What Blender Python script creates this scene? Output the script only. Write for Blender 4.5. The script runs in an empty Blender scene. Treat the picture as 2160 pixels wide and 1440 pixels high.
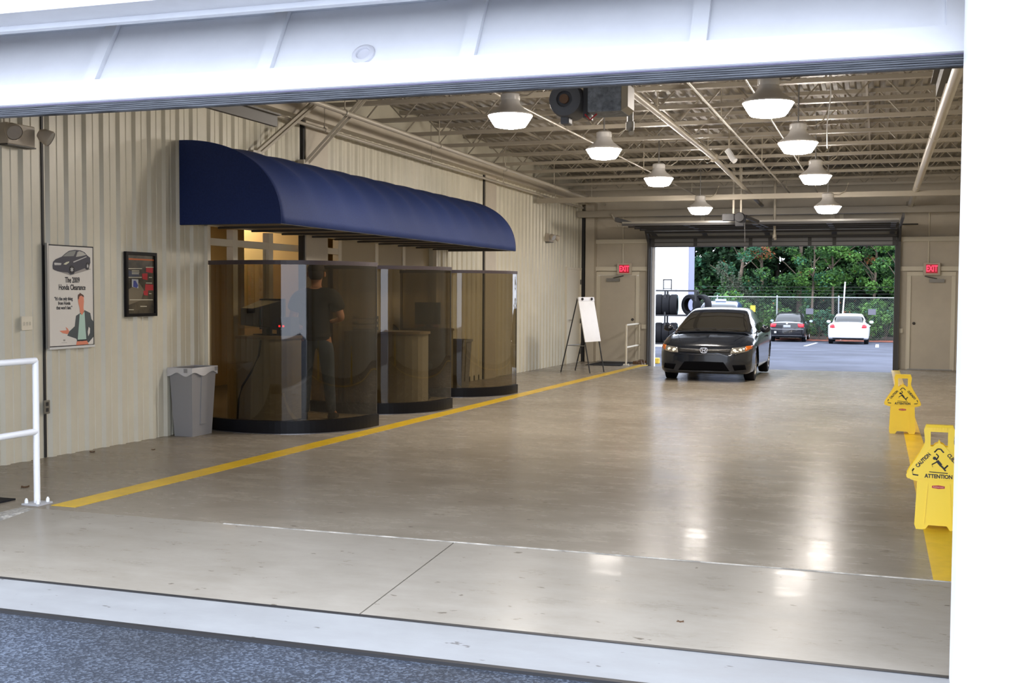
import bpy, bmesh, math, random
import numpy as np
from mathutils import Vector, Matrix
from mathutils.bvhtree import BVHTree
random.seed(7)
PI = math.pi
SC = bpy.context.scene
COL = SC.collection

# ------------------------------------------------------------------ camera
W_, H_ = 2160, 1440
CXp, CYp = 1080.0, 720.0
VX, VY = (-6147.0, 572.0), (1854.0, 620.0)          # vanishing points of the building's two level directions
FPX = math.sqrt(-((VX[0]-CXp)*(VY[0]-CXp)+(VX[1]-CYp)*(VY[1]-CYp)))
def _d(p): return Vector((p[0]-CXp, -(p[1]-CYp), -FPX)).normalized()
ey = _d(VY); ex = -_d(VX); ex = (ex-ey*ex.dot(ey)).normalized(); ez = ex.cross(ey)
CAMZ = 1.40
cam_d = bpy.data.cameras.new('camera'); cam = bpy.data.objects.new('camera', cam_d); COL.objects.link(cam)
cam_d.sensor_width = 36; cam_d.lens = FPX/W_*36; cam_d.clip_end = 400; cam_d.clip_start = 0.05
M = Matrix(((ex.x, ex.y, ex.z), (ey.x, ey.y, ey.z), (ez.x, ez.y, ez.z))).to_4x4()
M.translation = Vector((0, 0, CAMZ)); cam.matrix_world = M
SC.camera = cam

# ------------------------------------------------------------------ world and exposure
wd = bpy.data.worlds.new('world'); SC.world = wd; wd.use_nodes = True
bg = wd.node_tree.nodes['Background']
bg.inputs[0].default_value = (0.84, 0.92, 1.08, 1); bg.inputs[1].default_value = 2.3   # even overcast sky
SC.view_settings.view_transform = 'Standard'
SC.view_settings.look = 'None'
SC.view_settings.exposure = 1.0
SC.view_settings.gamma = 1.0
SC.view_settings.use_curve_mapping = False
LAMP = 60.0                                          # radiance of the high bay lamps
S = -0.0115                                          # the floor falls towards the back
def F(y): return S*y

# ------------------------------------------------------------------ materials
MATS = {}
def mat(name, col, rough=0.6, metal=0.0, spec=0.5, emit=0.0, noise=0.0, nscale=8.0, bump=0.0, bscale=60.0,
        coat=0.0, col2=None, stretch=None, rvar=0.0, ecol=None):
    if name in MATS: return MATS[name]
    m = bpy.data.materials.new(name); m.use_nodes = True; MATS[name] = m
    nt = m.node_tree; b = nt.nodes['Principled BSDF']
    b.inputs['Base Color'].default_value = (*col, 1)
    b.inputs['Roughness'].default_value = rough; b.inputs['Metallic'].default_value = metal
    b.inputs['Specular IOR Level'].default_value = spec
    b.inputs['Coat Weight'].default_value = coat; b.inputs['Coat Roughness'].default_value = 0.05
    if emit:
        b.inputs['Emission Color'].default_value = (*(ecol or col), 1); b.inputs['Emission Strength'].default_value = emit
    tc = nt.nodes.new('ShaderNodeTexCoord'); mp = nt.nodes.new('ShaderNodeMapping')
    nt.links.new(tc.outputs['Object'], mp.inputs[0])
    if stretch: mp.inputs['Scale'].default_value = stretch
    if noise or col2:
        n = nt.nodes.new('ShaderNodeTexNoise'); n.inputs['Scale'].default_value = nscale; n.inputs['Detail'].default_value = 7
        n.inputs['Roughness'].default_value = 0.62
        nt.links.new(mp.outputs[0], n.inputs['Vector'])
        r = nt.nodes.new('ShaderNodeValToRGB')
        c2 = col2 or tuple(c*(1-noise) for c in col)
        c1 = col if col2 else tuple(min(1, c*(1+noise*0.5)) for c in col)
        r.color_ramp.elements[0].color = (*c2, 1); r.color_ramp.elements[1].color = (*c1, 1)
        r.color_ramp.elements[0].position = 0.36; r.color_ramp.elements[1].position = 0.64
        nt.links.new(n.outputs['Fac'], r.inputs[0]); nt.links.new(r.outputs[0], b.inputs['Base Color'])
        if rvar:
            mr = nt.nodes.new('ShaderNodeMapRange'); mr.inputs['From Min'].default_value = .3; mr.inputs['From Max'].default_value = .7
            mr.inputs['To Min'].default_value = rough-rvar; mr.inputs['To Max'].default_value = rough+rvar
            nt.links.new(n.outputs['Fac'], mr.inputs['Value']); nt.links.new(mr.outputs[0], b.inputs['Roughness'])
    if bump:
        n2 = nt.nodes.new('ShaderNodeTexNoise'); n2.inputs['Scale'].default_value = bscale; n2.inputs['Detail'].default_value = 4
        nt.links.new(mp.outputs[0], n2.inputs['Vector'])
        bp = nt.nodes.new('ShaderNodeBump'); bp.inputs['Strength'].default_value = bump; bp.inputs['Distance'].default_value = 0.01
        nt.links.new(n2.outputs['Fac'], bp.inputs['Height']); nt.links.new(bp.outputs[0], b.inputs['Normal'])
    return m

def glass_mat(name, tint, gloss=(1, 1, 1), ior=1.5, rough=0.02):
    if name in MATS: return MATS[name]
    m = bpy.data.materials.new(name); m.use_nodes = True; MATS[name] = m
    nt = m.node_tree; nt.nodes.clear()
    o = nt.nodes.new('ShaderNodeOutputMaterial'); t = nt.nodes.new('ShaderNodeBsdfTransparent'); g = nt.nodes.new('ShaderNodeBsdfGlossy')
    t.inputs[0].default_value = (*tint, 1); g.inputs[0].default_value = (*gloss, 1); g.inputs['Roughness'].default_value = rough
    fr = nt.nodes.new('ShaderNodeFresnel'); fr.inputs[0].default_value = ior
    mx = nt.nodes.new('ShaderNodeMixShader')
    ge = nt.nodes.new('ShaderNodeNewGeometry'); sb = nt.nodes.new('ShaderNodeMath'); sb.operation = 'SUBTRACT'; sb.inputs[0].default_value = 1
    ml = nt.nodes.new('ShaderNodeMath'); ml.operation = 'MULTIPLY'
    nt.links.new(ge.outputs['Backfacing'], sb.inputs[1]); nt.links.new(sb.outputs[0], ml.inputs[0]); nt.links.new(fr.outputs[0], ml.inputs[1])
    nt.links.new(ml.outputs[0], mx.inputs[0]); nt.links.new(t.outputs[0], mx.inputs[1]); nt.links.new(g.outputs[0], mx.inputs[2])
    nt.links.new(mx.outputs[0], o.inputs[0])
    return m

def floor_mat(name, base, dark, rough, rvar=0.06, spec=0.5):
    """polished, stained concrete with broad patches, fine mottling and small scuffs"""
    if name in MATS: return MATS[name]
    m = bpy.data.materials.new(name); m.use_nodes = True; MATS[name] = m
    nt = m.node_tree; N = nt.nodes.new; L = nt.links.new; b = nt.nodes['Principled BSDF']
    tc = N('ShaderNodeTexCoord')
    a = N('ShaderNodeTexNoise'); a.inputs['Scale'].default_value = 0.55; a.inputs['Detail'].default_value = 8; a.inputs['Roughness'].default_value = .6
    c = N('ShaderNodeTexNoise'); c.inputs['Scale'].default_value = 3.4; c.inputs['Detail'].default_value = 9; c.inputs['Roughness'].default_value = .72
    mp = N('ShaderNodeMapping'); mp.inputs['Scale'].default_value = (0.6, 1.5, 1)
    L(tc.outputs['Object'], a.inputs[0]); L(tc.outputs['Object'], mp.inputs[0]); L(mp.outputs[0], c.inputs[0])
    mx = N('ShaderNodeMath'); mx.operation = 'MULTIPLY_ADD'; mx.inputs[1].default_value = .55
    ml = N('ShaderNodeMath'); ml.operation = 'MULTIPLY'; ml.inputs[1].default_value = .45
    L(c.outputs['Fac'], ml.inputs[0]); L(a.outputs['Fac'], mx.inputs[0]); L(ml.outputs[0], mx.inputs[2])
    r = N('ShaderNodeValToRGB'); r.color_ramp.elements[0].position = .36; r.color_ramp.elements[1].position = .64
    r.color_ramp.elements[0].color = (*dark, 1); r.color_ramp.elements[1].color = (*base, 1)
    L(mx.outputs[0], r.inputs[0])
    v = N('ShaderNodeTexNoise'); v.inputs['Scale'].default_value = 9; v.inputs['Detail'].default_value = 3
    mp2 = N('ShaderNodeMapping'); mp2.inputs['Scale'].default_value = (1, 2.2, 1); mp2.inputs['Rotation'].default_value = (0, 0, .4)
    L(tc.outputs['Object'], mp2.inputs[0]); L(mp2.outputs[0], v.inputs[0])
    r2 = N('ShaderNodeValToRGB'); r2.color_ramp.elements[0].position = .70; r2.color_ramp.elements[1].position = .735
    r2.color_ramp.elements[0].color = (0, 0, 0, 1); r2.color_ramp.elements[1].color = (1, 1, 1, 1)
    L(v.outputs['Fac'], r2.inputs[0])
    mc = N('ShaderNodeMix'); mc.data_type = 'RGBA'; L(r2.outputs[0], mc.inputs[0]); L(r.outputs[0], mc.inputs[6])
    mc.inputs[7].default_value = (dark[0]*.55, dark[1]*.52, dark[2]*.5, 1)
    L(mc.outputs[2], b.inputs['Base Color'])
    mr = N('ShaderNodeMapRange'); mr.inputs['From Min'].default_value = .3; mr.inputs['From Max'].default_value = .7
    mr.inputs['To Min'].default_value = rough-rvar; mr.inputs['To Max'].default_value = rough+rvar
    L(c.outputs['Fac'], mr.inputs['Value']); L(mr.outputs[0], b.inputs['Roughness'])
    b.inputs['Specular IOR Level'].default_value = spec
    if rough < .5:
        pn = N('ShaderNodeTexNoise'); pn.inputs['Scale'].default_value = 1.6; pn.inputs['Detail'].default_value = 6; pn.inputs['Roughness'].default_value = .7
        mp3 = N('ShaderNodeMapping'); mp3.inputs['Scale'].default_value = (.6, 3.2, 1)
        L(tc.outputs['Object'], mp3.inputs[0]); L(mp3.outputs[0], pn.inputs[0])
        pr_ = N('ShaderNodeMapRange'); pr_.inputs['From Min'].default_value = .50; pr_.inputs['From Max'].default_value = .66; pr_.inputs['To Min'].default_value = .02; pr_.inputs['To Max'].default_value = .11
        L(pn.outputs['Fac'], pr_.inputs['Value']); L(pr_.outputs[0], b.inputs['Coat Weight']); b.inputs['Coat Roughness'].default_value = .09
    bp = N('ShaderNodeBump'); bp.inputs['Strength'].default_value = .12; bp.inputs['Distance'].default_value = .02
    w = N('ShaderNodeTexNoise'); w.inputs['Scale'].default_value = 2.2; w.inputs['Detail'].default_value = 2
    L(tc.outputs['Object'], w.inputs[0]); L(w.outputs['Fac'], bp.inputs['Height']); L(bp.outputs[0], b.inputs['Normal'])
    return m

def asphalt_mat(name, base, light):
    if name in MATS: return MATS[name]
    m = bpy.data.materials.new(name); m.use_nodes = True; MATS[name] = m
    nt = m.node_tree; N = nt.nodes.new; L = nt.links.new; b = nt.nodes['Principled BSDF']
    tc = N('ShaderNodeTexCoord')
    v = N('ShaderNodeTexVoronoi'); v.inputs['Scale'].default_value = 95
    L(tc.outputs['Object'], v.inputs[0])
    sp = N('ShaderNodeSeparateColor'); L(v.outputs['Color'], sp.inputs[0])
    r = N('ShaderNodeValToRGB'); e = r.color_ramp.elements
    e[0].position = .45; e[0].color = (*base, 1); e[1].position = .95; e[1].color = (*light, 1)
    L(sp.outputs[0], r.inputs[0])
    n = N('ShaderNodeTexNoise'); n.inputs['Scale'].default_value = 1.3; n.inputs['Detail'].default_value = 8; L(tc.outputs['Object'], n.inputs[0])
    r2 = N('ShaderNodeValToRGB'); r2.color_ramp.elements[0].position = .4; r2.color_ramp.elements[1].position = .6
    r2.color_ramp.elements[0].color = (.62, .6, .58, 1); r2.color_ramp.elements[1].color = (1, 1, 1, 1)
    L(n.outputs['Fac'], r2.inputs[0])
    mc = N('ShaderNodeMix'); mc.data_type = 'RGBA'; mc.blend_type = 'MULTIPLY'; mc.inputs[0].default_value = 1
    L(r.outputs[0], mc.inputs[6]); L(r2.outputs[0], mc.inputs[7]); L(mc.outputs[2], b.inputs['Base Color'])
    b.inputs['Roughness'].default_value = .75
    bp = N('ShaderNodeBump'); bp.inputs['Strength'].default_value = .6; bp.inputs['Distance'].default_value = .006
    L(v.outputs['Distance'], bp.inputs['Height']); L(bp.outputs[0], b.inputs['Normal'])
    return m

M_WALL = mat('wall_cream', (.64, .60, .48), .38, noise=.07, nscale=1.2)
M_WALL2 = mat('wall_tan', (.56, .50, .40), .5, noise=.06, nscale=2)
M_TRIM = mat('trim_cream', (.72, .66, .53), .45)
M_DECK = mat('roof_deck_paint', (.27, .24, .19), .5, noise=.2, nscale=1.5)
M_JOIST = mat('joist_paint', (.36, .32, .255), .38)
M_PIPE = mat('pipe_paint', (.45, .405, .325), .35)
M_WHITE = mat('facade_white', (.86, .87, .90), .5, noise=.03)
M_DOORW = mat('door_white', (.80, .81, .84), .42, noise=.04, nscale=3)
M_FLOOR = floor_mat('floor_concrete', (.335, .296, .238), (.225, .192, .148), .26, .05, .025)
M_SLAB = floor_mat('slab_concrete', (.355, .322, .272), (.252, .223, .18), .30, .05, .03)
M_APRON = floor_mat('apron_concrete', (.33, .335, .335), (.25, .25, .25), .65, .08, .3)
M_KERB = mat('kerb_rough', (.42, .40, .36), .9, noise=.45, nscale=30, bump=1.0, bscale=45)
M_ASPH = asphalt_mat('asphalt', (.024,.033,.052), (.11,.135,.18))
M_ASPH2 = mat('asphalt_lot', (.075,.082,.11), .85, spec=.25, noise=.3, nscale=.6, bump=.3)
M_YEL = mat('stripe_yellow', (.72, .46, .02), .35, noise=.12, nscale=6)
M_YPL = mat('plastic_yellow', (.95, .66, .015), .38)
M_BLACK = mat('black_gloss', (.006, .006, .008), .4, spec=.18)
M_BLK = mat('black_matte', (.018, .018, .02), .55)
M_RUB = mat('rubber_black', (.009, .009, .011), .8, spec=.25)
M_CANV = mat('canvas_blue', (.013, .030, .125), .7, spec=.3, noise=.15, nscale=60, bump=.1, bscale=300)
M_CHROME = mat('chrome', (.8, .8, .82), .12, metal=1)
M_STEEL = mat('steel_grey', (.32, .32, .32), .4, metal=.7)
M_GALV = mat('galvanised', (.36, .38, .38), .35, metal=.6)
M_DKGREY = mat('dark_grey_metal', (.050, .047, .045), .5)
M_WPAINT = mat('white_paint', (.84, .85, .87), .3)
M_GREYPL = mat('grey_plastic', (.27, .265, .27), .45)
M_GLASS = glass_mat('smoked_glass', (.54, .49, .39))
M_CLEAR = glass_mat('clear_glass', (.93, .95, .93))
M_LAMP = mat('lamp_refractor', (1, 1, 1), .4, emit=LAMP, ecol=(1.0, .92, .84))
M_RED = mat('sign_red', (.8, .02, .05), .4, emit=.75, ecol=(1, .05, .12))
M_REDP = mat('print_red', (.45, .02, .03), .5)
M_DEEPR = mat('tail_red', (.45, .008, .02), .15, emit=.12, ecol=(1, .02, .06))
M_INK = mat('ink_black', (.012, .012, .018), .6)
M_PAPER = mat('paper', (.74, .70, .64), .4)

# ------------------------------------------------------------------ mesh helpers
class MB:
    def __init__(s): s.v = []; s.f = []
    def add(s, vs, fs):
        o = len(s.v); s.v += [tuple(v) for v in vs]; s.f += [tuple(i+o for i in f) for f in fs]; return s
    def box(s, x0, y0, z0, x1, y1, z1):
        vs = [(x0,y0,z0),(x1,y0,z0),(x1,y1,z0),(x0,y1,z0),(x0,y0,z1),(x1,y0,z1),(x1,y1,z1),(x0,y1,z1)]
        return s.add(vs, [(0,3,2,1),(4,5,6,7),(0,1,5,4),(1,2,6,5),(2,3,7,6),(3,0,4,7)])
    def hexa(s, bot, top):      # two quads of 4 points each
        return s.add(list(bot)+list(top), [(0,3,2,1),(4,5,6,7),(0,1,5,4),(1,2,6,5),(2,3,7,6),(3,0,4,7)])
    def tube(s, pts, r, n=8, cap=True, r2=None):
        pts = [Vector(p) for p in pts]; rings = []
        for i, p in enumerate(pts):
            if i == 0: t = pts[1]-pts[0]
            elif i == len(pts)-1: t = pts[-1]-pts[-2]
            else: t = (pts[i+1]-p).normalized()+(p-pts[i-1]).normalized()
            t.normalize()
            up = Vector((0,0,1)) if abs(t.z) < .9 else Vector((1,0,0))
            a = t.cross(up).normalized(); b = t.cross(a)
            rr = r if r2 is None else r+(r2-r)*i/(len(pts)-1)
            rings.append([p+a*rr*math.cos(2*PI*k/n)+b*rr*math.sin(2*PI*k/n) for k in range(n)])
        vs = [q for ring in rings for q in ring]; fs = []
        for i in range(len(pts)-1):
            for k in range(n): fs.append((i*n+k, i*n+(k+1)%n, (i+1)*n+(k+1)%n, (i+1)*n+k))
        if cap: fs.append(tuple(range(n))[::-1]); fs.append(tuple((len(pts)-1)*n+k for k in range(n)))
        return s.add(vs, fs)
    def bar(s, p, q, w, h):      # rectangular bar between two points
        p, q = Vector(p), Vector(q); t = (q-p).normalized()
        up = Vector((0,0,1)) if abs(t.z) < .95 else Vector((0,1,0))
        a = t.cross(up).normalized()*w/2; b = a.cross(t).normalized()*h/2
        return s.hexa([p-a-b, p+a-b, p+a+b, p-a+b], [q-a-b, q+a-b, q+a+b, q-a+b])
    def lathe(s, prof, n=24, axis='z', c=(0,0,0), cap=False):
        vs = []; fs = []; m = len(prof)
        for (r, h) in prof:
            for k in range(n):
                a = 2*PI*k/n; x, y = r*math.cos(a), r*math.sin(a)
                if axis == 'z': vs.append((c[0]+x, c[1]+y, c[2]+h))
                elif axis == 'x': vs.append((c[0]+h, c[1]+x, c[2]+y))
                else: vs.append((c[0]+x, c[1]+h, c[2]+y))
        for i in range(m-1):
            for k in range(n): fs.append((i*n+k, i*n+(k+1)%n, (i+1)*n+(k+1)%n, (i+1)*n+k))
        if cap: fs.append(tuple(range(n))); fs.append(tuple((m-1)*n+k for k in range(n)))
        return s.add(vs, fs)
    def prism(s, poly, fn0, fn1):    # poly of 2D points, fn maps (a,b)->3D front / back
        n = len(poly)
        vs = [fn0(*p) for p in poly]+[fn1(*p) for p in poly]
        fs = [tuple(range(n)), tuple(range(2*n-1, n-1, -1))]+[(i, i+n, (i+1) % n+n, (i+1) % n) for i in range(n)]
        return s.add(vs, fs)
    def grid(s, nu, nv, fn, close_v=False):
        vs = [fn(i/(nu-1), j/(nv-1)) for i in range(nu) for j in range(nv)]; fs = []
        for i in range(nu-1):
            for j in range(nv-1): fs.append((i*nv+j, (i+1)*nv+j, (i+1)*nv+j+1, i*nv+j+1))
        return s.add(vs, fs)
    def shift(s, d): s.v = [(a+d[0], b+d[1], c+d[2]) for a, b, c in s.v]; return s

def mesh_of(name, mb, m, smooth=False, fix=True):
    me = bpy.data.meshes.new(name); me.from_pydata(mb.v, [], mb.f)
    if fix:
        bm = bmesh.new(); bm.from_mesh(me); bmesh.ops.recalc_face_normals(bm, faces=bm.faces); bm.to_mesh(me); bm.free()
    for x in (m if isinstance(m, (list, tuple)) else [m]): me.materials.append(x)
    if smooth:
        me.polygons.foreach_set('use_smooth', [True]*len(me.polygons)); me.set_sharp_from_angle(angle=.7)
    me.update(); return me
def ob(name, mb, m, parent=None, smooth=False, bevel=0, kind=None, label=None, loc=None, fix=True):
    me = mb if isinstance(mb, bpy.types.Mesh) else mesh_of(name, mb, m, smooth, fix)
    o = bpy.data.objects.new(name, me); COL.objects.link(o)
    if parent: o.parent = parent
    if loc: o.location = loc
    if bevel:
        b = o.modifiers.new('bevel', 'BEVEL'); b.width = bevel; b.segments = 2; b.limit_method = 'ANGLE'; b.angle_limit = .6
    if smooth == 'auto' or bevel:
        pass
    if kind: o['kind'] = kind
    if label: o['label'] = label
    return o
def tag(o, label, cat, group=None, kind=None):
    o['label'] = label
    if cat: o['category'] = cat
    if group: o['group'] = group
    if kind: o['kind'] = kind
    return o
def thing(name, label, cat, loc=(0,0,0), rz=0, group=None):
    o = bpy.data.objects.new(name, None); COL.objects.link(o); o.location = loc; o.rotation_euler = (0,0,rz); o.empty_display_size = .1
    return tag(o, label, cat, group)
def struct(name, mb, m, **k):
    o = ob(name, mb, m, **k); o['kind'] = 'structure'; return o
def dup(root, loc, rz=None, label=None, group=None):
    kids = {}
    for o in COL.objects:
        if o.parent: kids.setdefault(o.parent.name, []).append(o)
    r = root.copy(); COL.objects.link(r); r.location = loc
    if rz is not None: r.rotation_euler = (0,0,rz)
    if label: r['label'] = label
    if group: r['group'] = group
    def rec(src, dst):
        for ch in kids.get(src.name, []):
            c = ch.copy(); COL.objects.link(c); c.parent = dst; rec(ch, c)
    rec(root, r); return r
def text(name, body, size, m, parent, loc, rot, depth=.001, align='CENTER', sx=1.0, label=None, bold=0.0):
    cu = bpy.data.curves.new(name, 'FONT'); cu.body = body; cu.size = size; cu.extrude = depth; cu.align_x = align; cu.align_y = 'CENTER'
    cu.offset = bold; cu.resolution_u = 3
    t = bpy.data.objects.new(name+'_tmp', cu); COL.objects.link(t)
    dg = bpy.context.evaluated_depsgraph_get(); me = bpy.data.meshes.new_from_object(t.evaluated_get(dg))
    bpy.data.objects.remove(t); bpy.data.curves.remove(cu)
    me.materials.clear(); me.materials.append(m); me.name = name
    for v in me.vertices: v.co.x *= sx
    o = bpy.data.objects.new(name, me); COL.objects.link(o); o.parent = parent; o.location = loc; o.rotation_euler = rot
    if label: o['label'] = label
    return o

# ================================================================== THE SETTING
XL, XR, YB, YF = -7.0, 2.2, 27.1, 4.8      # left wall, right wall, back wall, front opening plane
XD0, XD1 = -5.35, .45                      # drive lane
def slab(mb, x0, x1, ys, zs, t=.25):
    for (a, b), (za, zb) in zip(zip(ys, ys[1:]), zip(zs, zs[1:])):
        mb.hexa([(x0,a,za-t),(x1,a,za-t),(x1,b,zb-t),(x0,b,zb-t)], [(x0,a,za),(x1,a,za),(x1,b,zb),(x0,b,zb)])
    return mb
floor = struct('floor', slab(MB(), XD0, XD1, [6.1, 25.5, 27.6], [F(6.1), F(25.5), -.44]), M_FLOOR)
struct('slab', slab(MB(), XD0, -2.345, [4.824, 6.095], [-.150, F(6.1)]), M_SLAB, parent=floor)
struct('slab', slab(MB(), -2.337, XD1, [4.824, 6.095], [-.150, F(6.1)]), M_SLAB, parent=floor)
struct('slab', slab(MB(), -9, 6, [4.375, 4.802], [-.166, -.152]), M_APRON, parent=floor, label='pale grey concrete apron in front of the door line')
struct('joint_filler', MB().box(-9, 4.796, -.30, 6, 4.824, -.1485), M_BLK, parent=floor, label='dark joint between floor slab and apron')
struct('joint_filler', MB().box(-9, 4.350, -.30, 6, 4.382, -.1635), M_BLK, parent=floor, label='dark joint between apron and asphalt')
struct('walkway', slab(MB(), XL, XD0-.001, [6.1, YB], [F(6.1), F(YB)]), M_FLOOR, parent=floor)
struct('walkway', slab(MB(), XD1+.001, XR, [4.79, YB], [F(4.79)-.005, F(YB)]), M_FLOOR, parent=floor)
kw = slab(MB(), XL, XD0-.13, [4.4, 6.099], [F(4.4), F(6.1)])
struct('walkway', kw, M_FLOOR, parent=floor)
ke = MB(); ke.hexa([(XD0-.13,4.4,-.3),(XD0+.02,4.4,-.3),(XD0+.002,6.1,-.3),(XD0-.13,6.1,-.3)], [(XD0-.13,4.4,F(4.4)-.005),(XD0+.02,4.4,-.115),(XD0+.002,6.1,F(6.1)-.002),(XD0-.13,6.1,F(6.1)-.003)])
struct('kerb_edge', ke, M_KERB, parent=floor, label='rough broken concrete kerb edge')
# painted stripes (thin paint film)
st = MB(); h = .003
def stripe(xa, xb, ya, yb, skew=0):
    mb = MB(); z0, z1 = F(ya), F(yb)
    mb.hexa([(xa,ya-skew*0,z0-.01),(xb,ya-skew,F(ya-skew)-.01),(xb,yb,z1-.01),(xa,yb,z1-.01)], [(xa,ya,z0+h),(xb,ya-skew,F(ya-skew)+h),(xb,yb,z1+h),(xa,yb,z1+h)]); return mb
struct('painted_stripe', stripe(-5.33, -5.13, 6.22, 26.0, .0), M_YEL, parent=floor, label='yellow stripe along the left side of the drive lane')
struct('painted_stripe', stripe(.295, .47, 6.10, 26.4), M_YEL, parent=floor, label='yellow stripe along the right side of the drive lane')
cut = MB(); cut.box(-3.9, 6.088, F(6.1)-.004, .45, 6.104, F(6.1)+.0025)
struct('saw_cut', cut, mat('chalk', (.50,.47,.42), .6, noise=.55, nscale=9), parent=floor, label='chalky pale joint across the floor')
# asphalt outside, near and far
struct('asphalt_ground', slab(MB(), -14, 12, [-14, 4.352], [-.17, -.178], .3), M_ASPH, kind='structure')
far = slab(MB(), -60, 60, [27.6, 60.0], [-.44, -1.03], .3)
lot = struct('parking_ground', far, M_ASPH2)
def G(y): return -.44-.0182*(y-27.6)

# left wall: ribbed steel panel
def ribwall(mb, X, y0, y1, z0, z1, pitch=.242, d=.028, flip=1):
    ys = [(y0, 0)]; n = int((y1-y0)/pitch)
    for k in range(n):
        b = y0+k*pitch+.03
        for dy, hh in ((.0, 0), (.028, d), (.078, d), (.106, 0), (.145, 0), (.152, .006), (.168, .006), (.175, 0)):
            if b+dy < y1: ys.append((b+dy, hh))
    ys.append((y1, 0))
    vs = []; fs = []
    for (y, hh) in ys: vs += [(X+flip*hh, y, z0), (X+flip*hh, y, z1)]
    for i in range(len(ys)-1): fs.append((2*i, 2*i+2, 2*i+3, 2*i+1))
    o = len(mb.v); mb.add(vs, fs)
OY0, OY1, OZ = 10.62, 17.25, 2.16           # office opening in the left wall
wl = MB()
for (a, b) in ((4.4, 8.09), (8.11, OY0)): ribwall(wl, XL, a, b, -.4, 3.75)
ribwall(wl, XL, OY0, OY1, OZ, 3.75)
ribwall(wl, XL, OY1, 25.38, -.4, 3.75); ribwall(wl, XL, 26.72, YB, -.4, 3.75); ribwall(wl, XL, 25.38, 26.72, 1.98, 3.75)
wl.box(XL-.22, 4.4, -.4, XL-.005, OY0, 4.6); wl.box(XL-.22, OY0, OZ, XL-.005, OY1, 4.6)
wl.box(XL-.22, OY1, -.4, XL-.005, 25.40, 4.6); wl.box(XL-.22, 25.40, 1.97, XL-.005, 26.70, 4.6); wl.box(XL-.22, 26.70, -.4, XL-.005, YB+.2, 4.6)
wall_left = struct('wall_left', wl, M_WALL, fix=False)
struct('panel_seam', MB().box(XL-.004, 8.088, -.09, XL+.012, 8.112, 3.7), M_BLK, parent=wall_left, label='dark seam between wall sheets')
struct('edge_trim', MB().box(XL-.02, OY0-.03, -.15, XL+.04, OY0+.03, OZ+.02), M_TRIM, parent=wall_left)
struct('edge_trim', MB().box(XL-.02, OY1-.02, -.2, XL+.04, OY1+.04, OZ+.02), M_TRIM, parent=wall_left)
struct('edge_trim', MB().box(XL-.02, OY0-.03, OZ-.06, XL+.05, OY1+.04, OZ+.02), M_TRIM, parent=wall_left)
for yc in (12.72, 19.55):
    struct('column', MB().box(XL-.02, yc+.03, F(yc)-.05, XL+.07, yc+.62, 3.75), M_WALL2, parent=wall_left)
    struct('dark_joint', MB().box(XL-.02, yc-.01, F(yc)-.05, XL+.05, yc+.03, 3.70), M_BLK, parent=wall_left)
struct('column', MB().box(XL+.12, YB-.3, F(YB), XL+.34, YB, 3.75), M_WALL2, parent=wall_left)
struct('dark_joint', MB().box(XL+.0, YB-.32, F(YB), XL+.10, YB-.26, 3.22), M_BLK, parent=wall_left, label='dark downpipe in the corner')
struct('eave_beam', MB().box(XL, 5, 3.55, XL+.20, YB, 3.75), M_WALL2, parent=wall_left)
# right wall (behind the pillar)
wr = MB(); ribwall(wr, XR, YF, YB, -.4, 3.75, flip=-1); wr.box(XR+.005, YF, -.4, XR+.2, YB+.2, 4.6)
struct('wall_right', wr, M_WALL, fix=False)

# back wall with the far opening and two exit doors
FX0, FX1, FZ = -5.21, .31, 3.0
wb = MB()
wb.box(XL, YB, -.6, -6.66, YB+.16, 4.6); wb.box(-6.66, YB, 1.88, -5.60, YB+.16, 4.6); wb.box(-5.60, YB, -.6, FX0-.09, YB+.16, 4.6)
wb.box(FX0-.09, YB, FZ, FX1+.09, YB+.16, 4.6); wb.box(FX1+.09, YB, -.6, .60, YB+.16, 4.6); wb.box(.60, YB, 1.88, 1.63, YB+.16, 4.6)
wb.box(1.63, YB, -.6, XR, YB+.16, 4.6)
wall_back = struct('wall_back', wb, M_WALL2)
for (a, b) in ((-6.66, FX0-.1), (FX1+.1, XR)):
    for z in (2.60, 1.93): struct('girt', MB().box(a, YB-.11, z, b, YB, z+.10), M_TRIM, parent=wall_back)
struct('girt', MB().box(-5.5, YB-.11, .52, FX0-.1, YB, .62), M_TRIM, parent=wall_back)
struct('girt', MB().box(FX1+.1, YB-.11, .52, .53, YB, .62), M_TRIM, parent=wall_back)
for x in (-6.0, 1.05): struct('conduit', MB().tube([(x, YB-.02, 2.04), (x, YB-.02, 3.3)], .02), M_TRIM, parent=wall_back)
for x in (-4.1, -3.05, -1.1, -.9): struct('header_post', MB().box(x, YB-.06, 3.02, x+.09, YB, 3.4), M_TRIM, parent=wall_back)
# jambs of the far opening: dark inside angle, white outside edge
for x0, x1, xo in ((FX0-.16, FX0-.07, -1), (FX1+.02, FX1+.12, 1)):
    struct('door_jamb', MB().box(x0, YB-.16, -.44, x1, YB+.02, 3.0), M_DKGREY, parent=wall_back, label='dark steel jamb of the far opening')
struct('door_jamb', MB().box(FX0-.09, YB+.02, -.46, FX0+.0, YB+.17, 3.0), M_WHITE, parent=wall_back, label='white outer jamb')
struct('door_jamb', MB().box(FX1+.03, YB+.02, -.46, FX1+.1, YB+.17, 3.0), M_WHITE, parent=wall_back, label='white outer jamb')

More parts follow.
